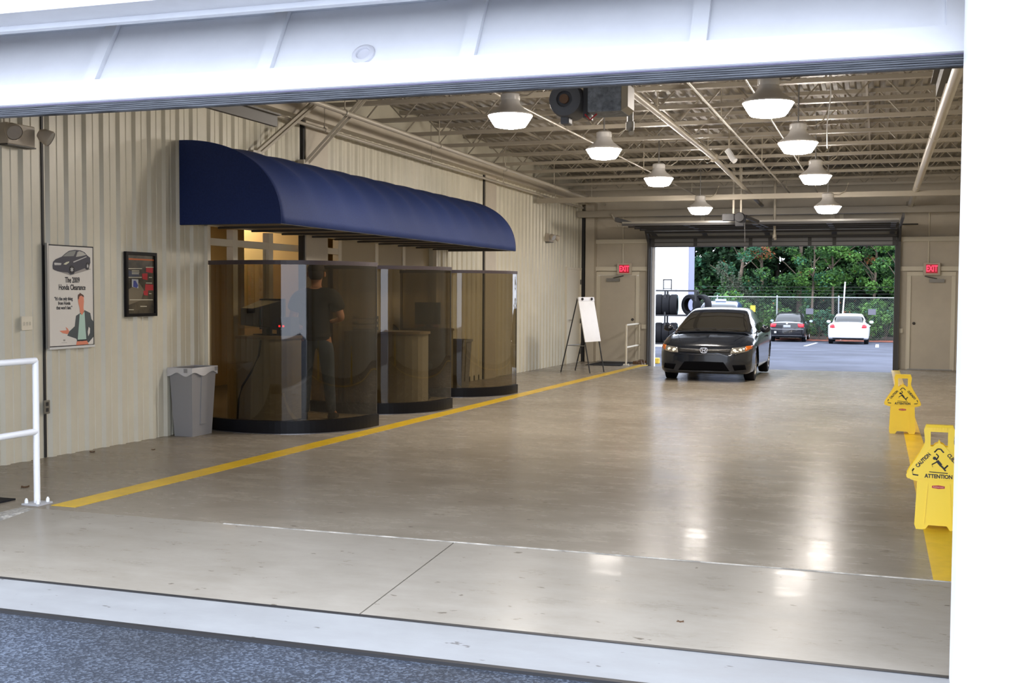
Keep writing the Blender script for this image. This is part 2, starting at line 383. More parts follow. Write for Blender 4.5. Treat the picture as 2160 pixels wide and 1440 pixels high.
def exit_door(name, x0, x1, zt, zb, hinge):
    r = struct(name, MB().box(x0+.05, YB+.02, zb, x1-.05, YB+.06, zt-.05), M_WALL2)
    fr = MB(); fr.box(x0-.04, YB-.03, zb, x0+.05, YB+.1, zt-.052); fr.box(x1-.05, YB-.03, zb, x1+.04, YB+.1, zt-.052); fr.box(x0-.04, YB-.031, zt-.05, x1+.04, YB-.001, zt+.04)
    struct('door_frame', fr, M_TRIM, parent=r)
    cl = MB(); xc = (x0+x1)/2; d = .12*hinge
    cl.box(xc+d-.16, YB-.06, zt-.20, xc+d+.16, YB+.02, zt-.12)
    struct('door_closer', cl, mat('closer_grey', (.25,.24,.22), .4, metal=.4), parent=r)
    struct('closer_arm', MB().bar((xc+d, YB-.03, zt-.115), (xc-d*1.2, YB-.05, zt-.06), .03, .02), M_DKGREY, parent=r)
    k = MB().lathe([(.0,.0),(.03,.0),(.034,-.03),(.02,-.055),(0,-.06)], 12, 'y', (x1-.13 if hinge < 0 else x0+.13, YB+.02, zb+1.05))
    struct('door_knob', k, M_DKGREY, parent=r, smooth=True)
    struct('threshold', MB().box(x0, YB-.06, zb-.02, x1, YB+.1, zb+.015), M_STEEL, parent=r)
    return r
exit_door('door_3', -6.62, -5.62, 1.87, F(YB), -1)
exit_door('door_4', .64, 1.60, 1.87, F(YB), 1)
# door in the left wall near the far corner
d5 = struct('door_5', MB().box(XL-.03, 25.44, F(26)-.0, XL+.02, 26.66, 1.94), M_TRIM)
fr = MB(); fr.box(XL-.04, 25.38, F(26), XL+.05, 25.44, 1.938); fr.box(XL-.04, 26.66, F(26), XL+.05, 26.72, 1.938); fr.box(XL-.04, 25.38, 1.94, XL+.052, 26.72, 1.99)
struct('door_frame', fr, M_TRIM, parent=d5)
struct('door_handle', MB().tube([(XL+.02,25.6,.74),(XL+.09,25.6,.74),(XL+.09,25.75,.74)], .015), M_CHROME, parent=d5)
for z in (1.65, .7, -.05): struct('hinge', MB().tube([(XL+.05, 26.65, z-.06), (XL+.05, 26.65, z+.06)], .014), M_DKGREY, parent=d5)

# front wall: white facade, lintel and right pillar; opening plane at Y=4.8
YO = 4.54
wf = MB()
wf.box(.30, YO, -.4, 9.0, YF, 4.9); wf.box(-5.35, YO, 2.76, .30, YF, 4.9); wf.box(-12, YO, -.4, -5.35, YF, 4.9)
wall_front = struct('wall_front', wf, M_WHITE)
struct('lintel_trim', MB().box(-5.35, YF-.03, 2.735, .30, YF+.02, 2.80), M_DOORW, parent=wall_front)

# ceiling: ribbed deck on open-web joists
ck = MB(); x = XL-.2; pts = []
while x < XR+.2:
    pts += [(x, 4.16), (x+.02, 4.20), (x+.075, 4.20), (x+.095, 4.16)]; x += .152
vs = []; fs = []
for (a, z) in pts: vs += [(a, 4.7, z), (a, YB+.2, z)]
for i in range(len(pts)-1): fs.append((2*i, 2*i+1, 2*i+3, 2*i+2))
ck.add(vs, fs); ck.box(XL-.22, 4.6, 4.22, XR+.22, YB+.2, 4.5)
ceiling = struct('ceiling', ck, M_DECK, fix=False)
JZ0, JZ1 = 3.76, 4.14
chord = MB()
for z in (JZ0, JZ1-.05):
    for dy in (-.045, .012): chord.box(XL, dy, z, XR, dy+.033, z+.05)
chord_me = mesh_of('joist', chord, M_JOIST)
web = MB(); web.tube([(0,0,JZ0+.03),(.30,0,JZ1-.03)], .011, 6); web_me = mesh_of('web_bar', web, M_JOIST)
web2 = MB(); web2.tube([(.30,0,JZ1-.03),(.60,0,JZ0+.03)], .011, 6); web2_me = mesh_of('web_bar', web2, M_JOIST)
jy = 6.2
while jy < 26.5:
    j = ob('joist', chord_me, None, parent=ceiling, loc=(0, jy, 0)); j['kind'] = 'structure'
    if jy > 9:
        xx = XL+.05
        while xx < XR-.5:
            ob('web_bar', web_me, None, parent=j, loc=(xx, 0, 0)); ob('web_bar', web2_me, None, parent=j, loc=(xx, 0, 0)); xx += .6
    jy += 1.38
# bridging rods running front to back between the joists
for x in (-5.6, -3.0, -.2):
    struct('bridging_bar', MB().box(x-.015, 6, JZ1-.12, x+.015, YB, JZ1-.09), M_JOIST, parent=ceiling)
for yb, z0, z1 in ((22.7, 3.27, 3.37), (26.1, 3.19, 3.34)):
    struct('cross_beam', MB().box(XL+.1, yb, z0, XR, yb+.12, z1), M_JOIST, parent=ceiling)

# ------------------------------------------------------------------ near overhead door (tilted back in its curve)
A1 = math.radians(60)
def dp(x, s, n): return (x, 4.95+s*math.cos(A1)-n*math.sin(A1), 2.38+s*math.sin(A1)+n*math.cos(A1))
def dbox(x0, x1, s0, s1, n0, n1):
    return MB().hexa([dp(x0,s0,n0),dp(x1,s0,n0),dp(x1,s1,n0),dp(x0,s1,n0)], [dp(x0,s0,n1),dp(x1,s0,n1),dp(x1,s1,n1),dp(x0,s1,n1)])
DX0, DX1 = -5.34, .36
door1 = struct('door_1', dbox(DX0, DX1, .0, .60, -.045, -.012), M_DOORW)
struct('bottom_rail', dbox(DX0, DX1, 0, .142, -.012, .018), M_DOORW, parent=door1)
struct('top_rail', dbox(DX0, DX1, .535, .60, -.012, .018), M_DOORW, parent=door1)
stx = [-5.09, -3.995, -2.945, -1.855, -.765, .30]
for x in stx: struct('stile', dbox(x-.055, x+.02 if x < .2 else DX1, .142, .535, -.012, .018), M_DOORW, parent=door1)
for a, b in zip(stx, stx[1:]): struct('door_panel', dbox(a+.025, b-.06, .147, .53, -.012, -.009), M_DOORW, parent=door1)
M_SEAL = mat('door_seal', (.17, .18, .20), .7, col2=(.015, .018, .025), nscale=3.2, stretch=(1.6, 1, 170))
sl = MB(); sl.box(DX0, 4.955, 2.330, DX1, 4.995, 2.382)
for k in range(5): sl.box(DX0, 4.947, 2.333+k*.0095, DX1, 4.956, 2.338+k*.0095)
struct('bottom_seal', sl, M_SEAL, parent=door1, label='weathered grey rubber seal along the bottom edge')
struct('seal_retainer', MB().box(DX0, 4.944, 2.377, DX1, 5.0, 2.386), mat('retainer_dark', (.10,.09,.16), .5), parent=door1)
up = MB(); p1 = dp(0, .61, 0); pv = [(p1[1], p1[2]), (5.62, 3.13), (6.1, 3.18), (6.7, 3.18), (7.3, 3.18), (7.8, 3.18)]
for (a, b) in zip(pv, pv[1:]):
    struct('door_section', MB().hexa([(DX0,a[0]+.005,a[1]),(DX1,a[0]+.005,a[1]),(DX1,b[0]-.005,b[1]),(DX0,b[0]-.005,b[1])], [(DX0,a[0]+.005,a[1]+.04),(DX1,a[0]+.005,a[1]+.04),(DX1,b[0]-.005,b[1]+.04),(DX0,b[0]-.005,b[1]+.04)]), M_DOORW, parent=door1)
pull = MB().lathe([(.0,.0),(.034,.0),(.036,.012),(.043,.014),(.058,.008),(.062,0)], 28, 'z')
pr = struct('round_pull', pull, mat('pull_white', (.62,.62,.66), .35), parent=door1, smooth=True); pr.location = dp(-2.435, .215, -.008); pr.rotation_euler = (PI/2-(PI/2-A1), 0, 0)
for x in (DX0-.06, DX1+.05):
    tk = MB(); tk.box(x-.02, 5.7, 2.93, x+.02, 9.35, 3.03); tk.box(x-.06, 5.7, 3.03, x+.06, 9.35, 3.045); tk.box(x-.02, 5.02, .0, x+.02, 5.08, 2.5)
    struct('door_track', tk, mat('track_dark', (.10,.09,.075), .6), parent=door1)

# far overhead door
door2 = struct('door_2', MB().box(FX0-.05, 26.93, 2.50, FX1+.05, 26.98, 2.735), mat('far_door', (.24,.235,.23), .4), label=None)
M_FD = mat('far_door_in', (.26,.24,.20), .25)
secs = [(26.93, 2.745), (26.6, 2.83), (26.1, 2.865), (25.5, 2.87), (24.9, 2.87), (24.25, 2.87), (23.6, 2.87)]
for (a, b) in zip(secs, secs[1:]):
    s_ = struct('door_section', MB().hexa([(FX0-.05,a[0]-.008,a[1]),(FX1+.05,a[0]-.008,a[1]),(FX1+.05,b[0]+.008,b[1]),(FX0-.05,b[0]+.008,b[1])], [(FX0-.05,a[0]-.008,a[1]+.04),(FX1+.05,a[0]-.008,a[1]+.04),(FX1+.05,b[0]+.008,b[1]+.04),(FX0-.05,b[0]+.008,b[1]+.04)]), M_FD, parent=door2)
    struct('section_rail', MB().box(FX0-.05, min(a[0],b[0])-.012, min(a[1],b[1])-.045, FX1+.05, min(a[0],b[0])+.035, min(a[1],b[1])), M_DKGREY, parent=s_)
    for x in (FX0+.05, -3.95, -2.5, -1.0, FX1-.05): struct('hinge_stile', MB().bar((x, a[0], a[1]-.012), (x, b[0], b[1]-.012), .11, .03), M_DKGREY, parent=s_)
for x in (FX0-.02, -4.2, -2.9, -2.45, -1.55, -1.0, FX1-.0): struct('stile', MB().box(x-.04, 26.90, 2.51, x+.04, 26.93, 2.73), M_DKGREY, parent=door2)
for z in (2.50, 2.60, 2.70): struct('strut', MB().box(FX0-.05, 26.88, z, FX1+.05, 26.93, z+.02), M_DKGREY, parent=door2)
for x in (FX0-.12, FX1+.12):
    tk = MB(); tk.box(x-.02, 23.3, 2.90, x+.02, 26.5, 2.99); tk.bar((x, 26.5, 2.93), (x, 26.9, 2.62), .05, .09); tk.box(x-.02, 26.86, -.4, x+.02, 26.93, 2.62)
    struct('door_track', tk, M_DKGREY, parent=door2)
struct('torsion_shaft', MB().tube([(FX0-.4, YB-.2, 2.98), (FX1+.5, YB-.2, 2.98)], .016), M_DKGREY, parent=door2)

# ------------------------------------------------------------------ office behind the opening
M_OFF = mat('office_paint', (.62, .47, .24), .7)
of = MB()
of.box(-10.2, OY0-.4, -.2, -10.05, 20.2, 2.8); of.box(-10.2, OY0-.55, -.2, XL-.22, OY0-.4, 2.8); of.box(-10.2, 20.1, -.2, XL-.22, 20.25, 2.8)
struct('wall_office', of, M_OFF)
struct('ceiling_office', MB().box(-10.2, OY0-.55, 2.55, XL-.2, 20.25, 2.7), mat('office_tile', (.5,.44,.33), .8))
struct('floor_office', MB().box(-10.2, OY0-.55, -.35, XL-.0, 20.25, -.13), mat('office_carpet', (.12,.10,.08), .9))
wf_ = MB(); wf_.box(XL-.17, OY0, 1.90, XL-.09, 14.0, 1.98); sf = struct('window_1', wf_, M_TRIM)
for y in (11.35, 12.15, 14.0, 15.2, 16.2): struct('mullion', MB().box(XL-.172, y-.05, -.14, XL-.087, y+.05, 2.10), M_TRIM, parent=sf)
struct('glass_pane', MB().box(XL-.14, 11.40, .95, XL-.13, 12.10, 1.90), M_CLEAR, parent=sf)
struct('partition', MB().box(-8.2, 13.35, -.14, XL-.1, 13.45, 2.55), M_OFF, parent=sf)
struct('partition', MB().box(XL-.2, 14.05, -.2, XL-.1, OY1, 2.16), mat('inner_partition', (.42,.36,.25), .6), parent=sf)
wood = struct('door_6', MB().box(-7.62, 10.98, -.13, -7.56, 11.25, 1.86), mat('orange_wood', (.42,.16,.035), .4, noise=.3, nscale=3, stretch=(6,6,.6)))
struct('door_frame', MB().box(-7.66, 11.25, -.13, -7.52, 11.33, 1.92), M_TRIM, parent=wood)
lt = thing('office_light', 'lit square ceiling panel light inside the office behind the counters', 'light', (-8.6, 13.2, 2.53))
ob('diffuser', MB().box(-.6, -.6, -.015, .6, .6, .0), mat('office_lamp', (1,1,1), .5, emit=5.5, ecol=(1,.78,.5)), lt)
ob('frame', MB().box(-.64, -.64, -.01, .64, .64, .018), M_TRIM, lt)

# ================================================================== OBJECTS
# ------------------------------------------------------------------ blue awning over the counters
AY0, AY1, AXW, AZ0, AH, AD = 10.10, 17.82, XL+.03, 2.08, .88, 1.20
aw = thing('awning', 'long blue canvas quarter-round awning on the ribbed wall over the counters', 'awning', (XL, 10.1, AZ0))
def aprof(t):      # t 0 at the wall top, 1 at the front bottom
    a = t*PI/2; return (AXW+AD*math.sin(a)**.95 if t > 0 else AXW, AZ0+AH*math.cos(a)**.88 if t < 1 else AZ0)
NB = 11
def askin(u, v):
    y = AY0+(AY1-AY0)*u; b = (u*NB) % 1.0; dip = .040*math.sin(PI*b)*math.sin(PI*min(1, v*1.0+.0001))
    x, z = aprof(v); a = v*PI/2
    return (x-dip*math.sin(a), y, z-dip*math.cos(a))
g = MB().grid(NB*8+1, 25, askin).shift((-XL, -10.1, -AZ0))
o = ob('canvas_skin', g, M_CANV, aw, smooth=True); sm = o.modifiers.new('solid', 'SOLIDIFY'); sm.thickness = .004
pp = [aprof(i/24) for i in range(25)]+[(AXW, AZ0)]
for yy, nm in ((AY0, 'end_panel'), (AY1-.004, 'end_panel')):
    e = MB().prism(pp, lambda a, b: (a, yy-.004, b), lambda a, b: (a, yy, b)).shift((-XL, -10.1, -AZ0))
    ob(nm, e, M_CANV, aw)
fr = MB(); fx = AXW+AD-.02
fr.bar((fx, AY0, AZ0+.01), (fx, AY1, AZ0+.01), .03, .03)
for k in range(NB+1):
    y = AY0+.02+(AY1-AY0-.04)*k/NB; fr.bar((AXW, y, AZ0+.01), (fx, y, AZ0+.01), .025, .025)
for t in (.33, .66):
    x, z = aprof(t); fr.bar((x-.065, AY0, z-.065), (x-.065, AY1, z-.065), .022, .022)
ob('frame', fr.shift((-XL, -10.1, -AZ0)), M_DKGREY, aw)
ob('soffit', MB().box(.03, .04, .03, 1.12, AY1-AY0-.04, .05), mat('awning_soffit', (.30,.26,.20), .8), aw)
for i, (a, b) in enumerate((((-6.88, 11.45, 2.96), (-6.55, 12.75, 3.95)), ((-6.86, 12.60, 2.98), (-6.08, 12.95, 3.95)))):
    s_ = MB()
    d = Vector(b)-Vector(a)
    for dy in (-.05, .05): s_.bar((0, dy, 0), (d.x, d.y+dy, d.z), .045, .03)
    t = thing('diagonal_brace', ['paired angle-iron brace rising from the near part of the awning to the roof', 'paired angle-iron brace rising from the awning beside the dark joint'][i], 'brace', a, 0)
    ob('angle_bars', s_, M_PIPE, t); ob('foot_plate', MB().box(-.05, -.09, -.05, .03, .09, .05), M_PIPE, t)

# ------------------------------------------------------------------ curved smoked glass screens
arc = [(-6.93, 10.58), (-6.72, 10.50), (-6.45, 10.44), (-6.18, 10.44), (-5.94, 10.50), (-5.74, 10.62), (-5.58, 10.79), (-5.46, 11.0), (-5.39, 11.24), (-5.37, 11.50)]
def smooth_arc(pts, n=4):
    out = []
    P = [Vector((*p, 0)) for p in pts]; P = [P[0]*2-P[1]]+P+[P[-1]*2-P[-2]]
    for i in range(1, len(P)-2):
        for k in range(n):
            t = k/n; a, b, c, d = P[i-1:i+3]
            out.append(.5*((2*b)+(-a+c)*t+(2*a-5*b+4*c-d)*t*t+(-a+3*b-3*c+d)*t**3))
    out.append(P[-2]); return [(p.x, p.y) for p in out]
ARC = smooth_arc(arc)
def ribbon(pts, w, z0, z1, taper=0):
    mb = MB(); n = len(pts); nor = []
    for i in range(n):
        a, b = pts[max(0, i-1)], pts[min(n-1, i+1)]; t = Vector((b[0]-a[0], b[1]-a[1])).normalized(); nor.append((t.y, -t.x))
    vs = []
    for (x, y), (nx, ny) in zip(pts, nor):
        vs += [(x+nx*w/2, y+ny*w/2, z0), (x-nx*w/2, y-ny*w/2, z0), (x-nx*w/2, y-ny*w/2, z1), (x+nx*w/2, y+ny*w/2, z1)]
    fs = []
    for i in range(n-1):
        for k in range(4): fs.append((4*i+k, 4*i+(k+1) % 4, 4*i+4+(k+1) % 4, 4*i+4+k))
    fs += [(0, 1, 2, 3), (4*n-4, 4*n-1, 4*n-2, 4*n-3)]
    return mb.add(vs, fs)
M_RAIL = mat('rail_dark', (.045,.03,.035), .4)
for i, (dy, dx, lab) in enumerate(((0, 0, 'nearest curved smoked glass screen, beside the tall grey bin'), (2.30, 0, 'middle curved smoked glass screen on a black base'), (5.12, 0, 'farthest curved smoked glass screen on a black base'))):
    y0 = 10.5+dy
    sc_ = thing('glass_screen', lab, 'glass screen', (0, y0, F(y0+.5)), 0, 'curved glass screens at the counters')
    loc = [(x+dx, y-10.5+(.25 if False else 0)) for x, y in ARC]
    zt = 1.70-F(y0+.5)
    ob('curb_base', ribbon(loc, .07, -.01, .145), M_BLACK, sc_)
    ob('glass_panel', ribbon(loc, .010, .14, zt-.02), M_GLASS, sc_, smooth=True)
    ob('top_rail', ribbon(loc, .035, zt-.025, zt+.02), M_RAIL, sc_)
    ob('metal_strip', ribbon(loc, .078, -.008, .012), mat('strip', (.25,.25,.27), .3, metal=.8), sc_)
    ob('end_post', MB().box(loc[-1][0]-.006, loc[-1][1]-.001, .0, loc[-1][0]+.006, loc[-1][1]+.008, zt), mat('end_post', (.10,.09,.08), .2, metal=.5), sc_)

# ------------------------------------------------------------------ service counters, computers, papers
M_CTR = mat('counter_laminate', (.40, .385, .34), .5, noise=.06, nscale=2)
M_CTOP = mat('counter_top', (.30, .24, .17), .35)
def counter(y, lab, xw=1.02):
    z = F(y); t = thing('service_counter', lab, 'counter', (XL+.1, y, z), 0, 'service counters behind the glass')
    pts = [(0, 0), (.44*xw, -.04), (.77*xw, .0), (xw, .16), (xw+.05, .40)]
    pts = smooth_arc(pts, 3)
    poly = pts+[(xw-.25, .60), (0, .62)]
    mb = MB().prism(poly, lambda a, b: (a, b, .06), lambda a, b: (a, b, .98)); ob('body', mb, M_CTR, t)
    poly2 = [(a*1.03, b*1.03-.015) for a, b in poly]
    ob('worktop', MB().prism(poly2, lambda a, b: (a, b, .98), lambda a, b: (a, b, 1.015)), M_CTOP, t)
    ob('kick_base', MB().prism([(a*.96, b*.96+.02) for a, b in poly], lambda a, b: (a, b, 0), lambda a, b: (a, b, .06)), M_BLK, t)
    return t
def monitor(x, y, z, rz, lab, crt=True, w=.44, h=.36, scr=None):
    t = thing('computer_monitor', lab, 'monitor', (x, y, z), rz)
    ob('bezel', MB().box(-w/2, -.03, .06, w/2, .0, .06+h), M_BLK, t, bevel=.008)
    if crt: ob('housing', MB().hexa([(-w/2+.02,.0,.08),(w/2-.02,.0,.08),(w/2-.02,.0,.04+h),(-w/2+.02,.0,.04+h)], [(-w/4,.34,.12),(w/4,.34,.12),(w/4,.34,h-.05),(-w/4,.34,h-.05)]), M_BLK, t)
    ob('screen', MB().box(-w/2+.03, -.034, .09, w/2-.03, -.03, .03+h), scr or mat('screen_dark', (.03,.035,.035), .12), t)
    ob('stand', MB().box(-.04, .02, .012, .04, .10, .07).box(-.13, -.08, 0, .13, .16, .014), M_BLK, t)
    return t
c1 = counter(11.05, 'pale curved service counter behind the nearest glass screen', .56)
c2 = counter(13.75, 'service counter behind the middle glass screen')
c3 = counter(15.72, 'service counter behind the farthest glass screen', .62)
zc = F(11.2)+1.015
monitor(-6.66, 11.42, zc, 2.75, 'bulky black computer monitor seen from behind on the nearest counter', w=.46, h=.36)
monitor(-6.60, 16.0, F(16)+1.015, .25, 'black computer monitor with greyish screen on the farthest counter', True, .40, .34, mat('screen_grey', (.12,.13,.11), .2))
bx = thing('terminal_box', 'black terminal box with two red lights on the nearest counter', 'electronics', (-6.40, 11.33, zc))
ob('case', MB().box(-.09, -.09, 0, .09, .12, .21), M_BLK, bx, bevel=.006)
for dx in (-.05, .0): ob('red_light', MB().box(dx-.010, -.097, .10, dx+.010, -.088, .12), mat('led', (1,.02,.02), .4, emit=2, ecol=(1,.02,.03)), bx)
cb = MB().tube([(.35, -.045, .97), (.33, -.06, .80), (.24, -.065, .62), (.12, -.065, .45), (.07, -.06, .30), (.05, -.055, .05)], .011, 6)
tag(ob('power_cable', cb, M_RUB, loc=(XL+.1, 11.05, F(11.05))), 'black cable hanging down the front of the nearest counter', 'cable')
# stacked trays and folders on counters 2 and 3
def tray(x, y, z, lab, col, rz=0):
    t = thing('letter_tray', lab, 'tray', (x, y, z), rz)
    for k in range(3):
        ob('tray', MB().box(-.15, -.12, .01+k*.075, .15, .12, .018+k*.075).box(-.15, -.12, .01+k*.075, -.144, .12, .05+k*.075).box(.144, -.12, .01+k*.075, .15, .12, .05+k*.075), col, t)
    ob('paper', MB().box(-.12, -.10, .02, .12, .10, .03), M_PAPER, t); [ob('post', MB().box(sx*.147-.003,.11,.0,sx*.147+.003,.12,.2), col, t) for sx in (-1,1)]; return t
tray(-6.72, 14.05, F(14)+1.015, 'black stacked letter tray on the middle counter', M_BLK, .2)
tray(-6.72, 16.26, F(16.2)+1.015, 'red-edged stacked letter tray on the farthest counter', M_REDP)
# office chair behind the middle screen
ch = thing('office_chair', 'dark swivel chair with rounded back behind the middle counter', 'chair', (-6.40, 14.95, F(14.95)), 2.2)
ob('seat', MB().box(-.24, -.24, .46, .24, .24, .54), M_BLK, ch, bevel=.03)
ob('backrest', MB().grid(9, 9, lambda u, v: ((u-.5)*.46*(1-.25*v*v), .24+.05*math.cos((u-.5)*PI), .62+.48*v*(1-.15*(2*u-1)**2))), M_BLK, ch, smooth=True)
ob('gas_column', MB().tube([(0,0,.10),(0,0,.46)], .025), M_DKGREY, ch)
for k in range(5):
    a = k*2*PI/5; lg = ob('leg', MB().bar((0,0,.10), (.27*math.cos(a), .27*math.sin(a), .06), .04, .03), M_BLK, ch)
    ob('caster', MB().lathe([(0,-.02),(.027,-.02),(.027,.02),(0,.02)], 10, 'x', (.27*math.cos(a), .27*math.sin(a), .027)), M_BLK, lg)
ob('back_bar', MB().bar((0,.18,.48), (0,.28,.70), .05, .02), M_BLK, ch)

# ------------------------------------------------------------------ grey bins
def bin_(x, y, lab, w=.27, l=.44, h=.68, liner=True, rz=0):
    t = thing('trash_bin', lab, 'bin', (x, y, F(y)), rz, 'tall grey bins')
    a, b = .80, 1.0
    bd = MB(); r = [(-w/2,-l/2),(w/2,-l/2),(w/2,l/2),(-w/2,l/2)]
    bd.hexa([(p[0]*a, p[1]*a, 0) for p in r], [(p[0]*b, p[1]*b, h) for p in r])
    bo = mesh_of('body', bd, M_GREYPL); bm = bmesh.new(); bm.from_mesh(bo); top = max(bm.faces, key=lambda f: f.calc_center_median().z); bmesh.ops.delete(bm, geom=[top], context='FACES'); bm.to_mesh(bo); bm.free()
    o = ob('body', bo, None, t); s_ = o.modifiers.new('s', 'SOLIDIFY'); s_.thickness = .006
    rim = MB()
    W2, L2 = w/2+.014, l/2+.014
    for x0, y0, x1, y1 in ((-W2,-L2,W2,-L2+.03), (-W2,L2-.03,W2,L2), (-W2,-L2+.03,-W2+.03,L2-.03), (W2-.03,-L2+.03,W2,L2-.03)): rim.box(x0, y0, h-.035, x1, y1, h+.008)
    ob('rim', rim, M_GREYPL, t)
    if liner:
        def ln(u, v):
            k = u*4; i = int(min(3, k)); f_ = k-i; c = [(-W2,-L2),(W2,-L2),(W2,L2),(-W2,L2),(-W2,-L2)]
            x = c[i][0]+(c[i+1][0]-c[i][0])*f_; y = c[i][1]+(c[i+1][1]-c[i][1])*f_
            q = 1.02+.02*math.sin(u*61)+.015*math.sin(u*23)
            z = h+.016-v*(.07+.02*math.sin(u*37+1)); s = q if v > .05 else 1.0
            return (x*s, y*s, z)
        ob('liner', MB().grid(81, 5, ln).add([( -W2*.9,-L2*.9,h-.02),(W2*.9,-L2*.9,h-.03),(W2*.9,L2*.9,h-.02),(-W2*.9,L2*.9,h-.03)], [(0,1,2,3)]), mat('bin_liner', (.56,.55,.55), .3), t, smooth=True)
    for sx in (-1, 1): ob('side_rib', MB().bar((sx*w/2*.87, 0, .12), (sx*(w/2+.0)*1.0, 0, h-.05), .012, .10), M_GREYPL, t)
    return t
bin_(-6.81, 10.08, 'tall grey bin with white liner folded over its rim, near the large posters', h=.70)
bin_(-6.66, 17.35, 'tall grey-brown bin seen through the farthest glass screen', w=.42, l=.42, h=.80, liner=False)

# ------------------------------------------------------------------ posters
def quadmap(W, H, x, yb, zb):   # local u along Y, v up
    return lambda u, v, d=0.0: (x+d, yb+u*W, zb+v*H)
p1 = thing('poster', 'white clearance sale poster with a dark car and a cartoon man', 'poster', (XL+.035, 8.11, .885))
PW, PH = .60, .91
ob('backing_board', MB().box(0, 0, 0, .012, PW, PH), mat('board_white', (.70,.67,.62), .4), p1)
ob('side_channel', MB().box(-.004, -.02, -.01, .022, .0, PH+.01), M_STEEL, p1); ob('bottom_lip', MB().box(0, 0, -.02, .022, PW, 0), mat('clear_lip', (.66,.66,.64), .2), p1)
def CU(px_, py_):    # poster drawing coordinates (from its top left) to local panel coordinates
    u = (px_-75)/557.0; top = 95+35*u; bot = 1325-17*u
    return u*PW, (1-(py_-top)/(bot-top))*PH
def flat(name, pts, m, parent, d, label=None, pm=CU):
    q = [pm(*p) for p in pts]
    mb = MB().prism(q, lambda a, b: (d, a, b), lambda a, b: (d+.0008, a, b)); me = mesh_of(name, mb, m)
    return ob(name, me, None, parent, label=label)
D = .0125
for a, b in (((75,95),(632,138)), ((75,1313),(632,1300))): flat('border_line', [a, (b[0],b[1]-8 if b[1]<500 else b[1]), (b[0],b[1]+6), (a[0],a[1]+14)], M_INK, p1, D)
flat('border_line', [(75,95),(86,95),(86,1325),(75,1325)], M_INK, p1, D); flat('border_line', [(624,132),(632,132),(632,1306),(624,1306)], M_INK, p1, D)
cb_ = [(128,350),(135,305),(165,275),(240,245),(285,205),(330,175),(400,165),(470,172),(520,195),(555,235),(590,260),(592,320),(575,370),(560,400),(540,405),(520,385),(395,430),(380,455),(340,460),(310,435),(250,430),(190,420),(150,405),(130,390)]
flat('car_shadow', [(150,405),(340,470),(600,400),(560,380),(200,380)], mat('print_grey', (.33,.31,.29), .6), p1, D)
flat('car_print', cb_, mat('print_navy', (.018,.02,.045), .4), p1, D+.001)
flat('window_print', [(250,242),(300,200),(335,182),(410,176),(395,215),(380,240)], mat('print_glass', (.22,.23,.22), .4), p1, D+.002)
flat('window_print', [(410,250),(430,190),(455,180),(500,195),(540,225),(480,240)], mat('print_glass2', (.42,.41,.38), .4), p1, D+.002)
flat('grille_print', [(145,325),(150,315),(232,322),(225,345),(150,345)], mat('print_silver', (.5,.5,.5), .4), p1, D+.002)
flat('headlamp_print', [(255,335),(290,310),(328,302),(320,320),(285,342)], mat('print_lamp', (.6,.6,.45), .4), p1, D+.002)
flat('sill_line', [(375,305),(540,245),(545,252),(380,318)], mat('print_silver', (.5,.5,.5), .4), p1, D+.002)
for cxw, cyw, rx, ry in ((357,400,32,48), (555,360,22,44)):
    flat('wheel_print', [(cxw+rx*math.cos(k*PI/9), cyw+ry*math.sin(k*PI/9)) for k in range(18)], M_INK, p1, D+.002)
    flat('rim_print', [(cxw+rx*(.7 if k % 2 else .35)*math.cos(k*PI/6), cyw+ry*(.7 if k % 2 else .35)*math.sin(k*PI/6)) for k in range(12)], mat('print_silver', (.5,.5,.5), .4), p1, D+.003)
RT = (PI/2, 0, PI/2)
def ptext(name, s, px_, py_, size, m=M_INK, sx=.8, bold=.0):
    a, b = CU(px_, py_); return text(name, s, size, m, p1, (D+.001, a, b), RT, .0004, sx=sx, bold=bold)
ptext('headline', 'The 2009', 365, 528, .070, sx=.72, bold=.0016); ptext('headline', 'Honda Clearance', 362, 615, .068, sx=.74, bold=.0016)
for k, s in enumerate(('“It’s the only thing', 'from Honda', 'that won’t last.”')): ptext('quote', s, 255+(8 if k else 0), 748+k*54, .043, sx=.74, bold=.001)
M_JKT = mat('print_jacket', (.06,.075,.085), .5); M_SKN = mat('print_skin', (.72,.24,.14), .5)
flat('jacket_print', [(455,925),(405,955),(388,1080),(320,1140),(295,1190),(405,1230),(415,1250),(560,1280),(626,1210),(626,1030),(600,1000),(585,925),(515,890)], M_JKT, p1, D)
flat('arm_gap_print', [(560,1090),(578,1110),(575,1165),(553,1205),(548,1150)], M_PAPER, p1, D+.002)
flat('shirt_print', [(450,930),(480,945),(510,905),(520,1100),(530,1240),(420,1255),(440,1050)], mat('print_shirt', (.42,.60,.52), .5), p1, D+.001)
flat('trousers_print', [(412,1258),(470,1262),(535,1255),(560,1300),(400,1308)], M_SKN, p1, D+.0015)
flat('belt_print', [(412,1243),(530,1240),(535,1256),(412,1262)], M_INK, p1, D+.002)
flat('hand_print', [(200,1130),(290,1125),(275,1085),(300,1105),(318,1140),(300,1172),(240,1160)], M_SKN, p1, D+.001)
flat('face_print', [(430,720),(500,715),(505,780),(498,860),(505,900),(480,950),(455,915),(450,860),(435,800)], M_SKN, p1, D+.001)
flat('hair_print', [(428,745),(430,705),(450,690),(455,680),(500,710),(505,735),(470,712),(445,725),(438,760)], mat('print_hair', (.10,.035,.02), .5), p1, D+.002)
flat('emblem_print', [(245,1235),(270,1235),(268,1255),(248,1255)], mat('print_grey', (.33,.31,.29), .6), p1, D)
flat('small_print', [(225,1272),(290,1272),(290,1276),(225,1276)], mat('print_grey', (.33,.31,.29), .6), p1, D)
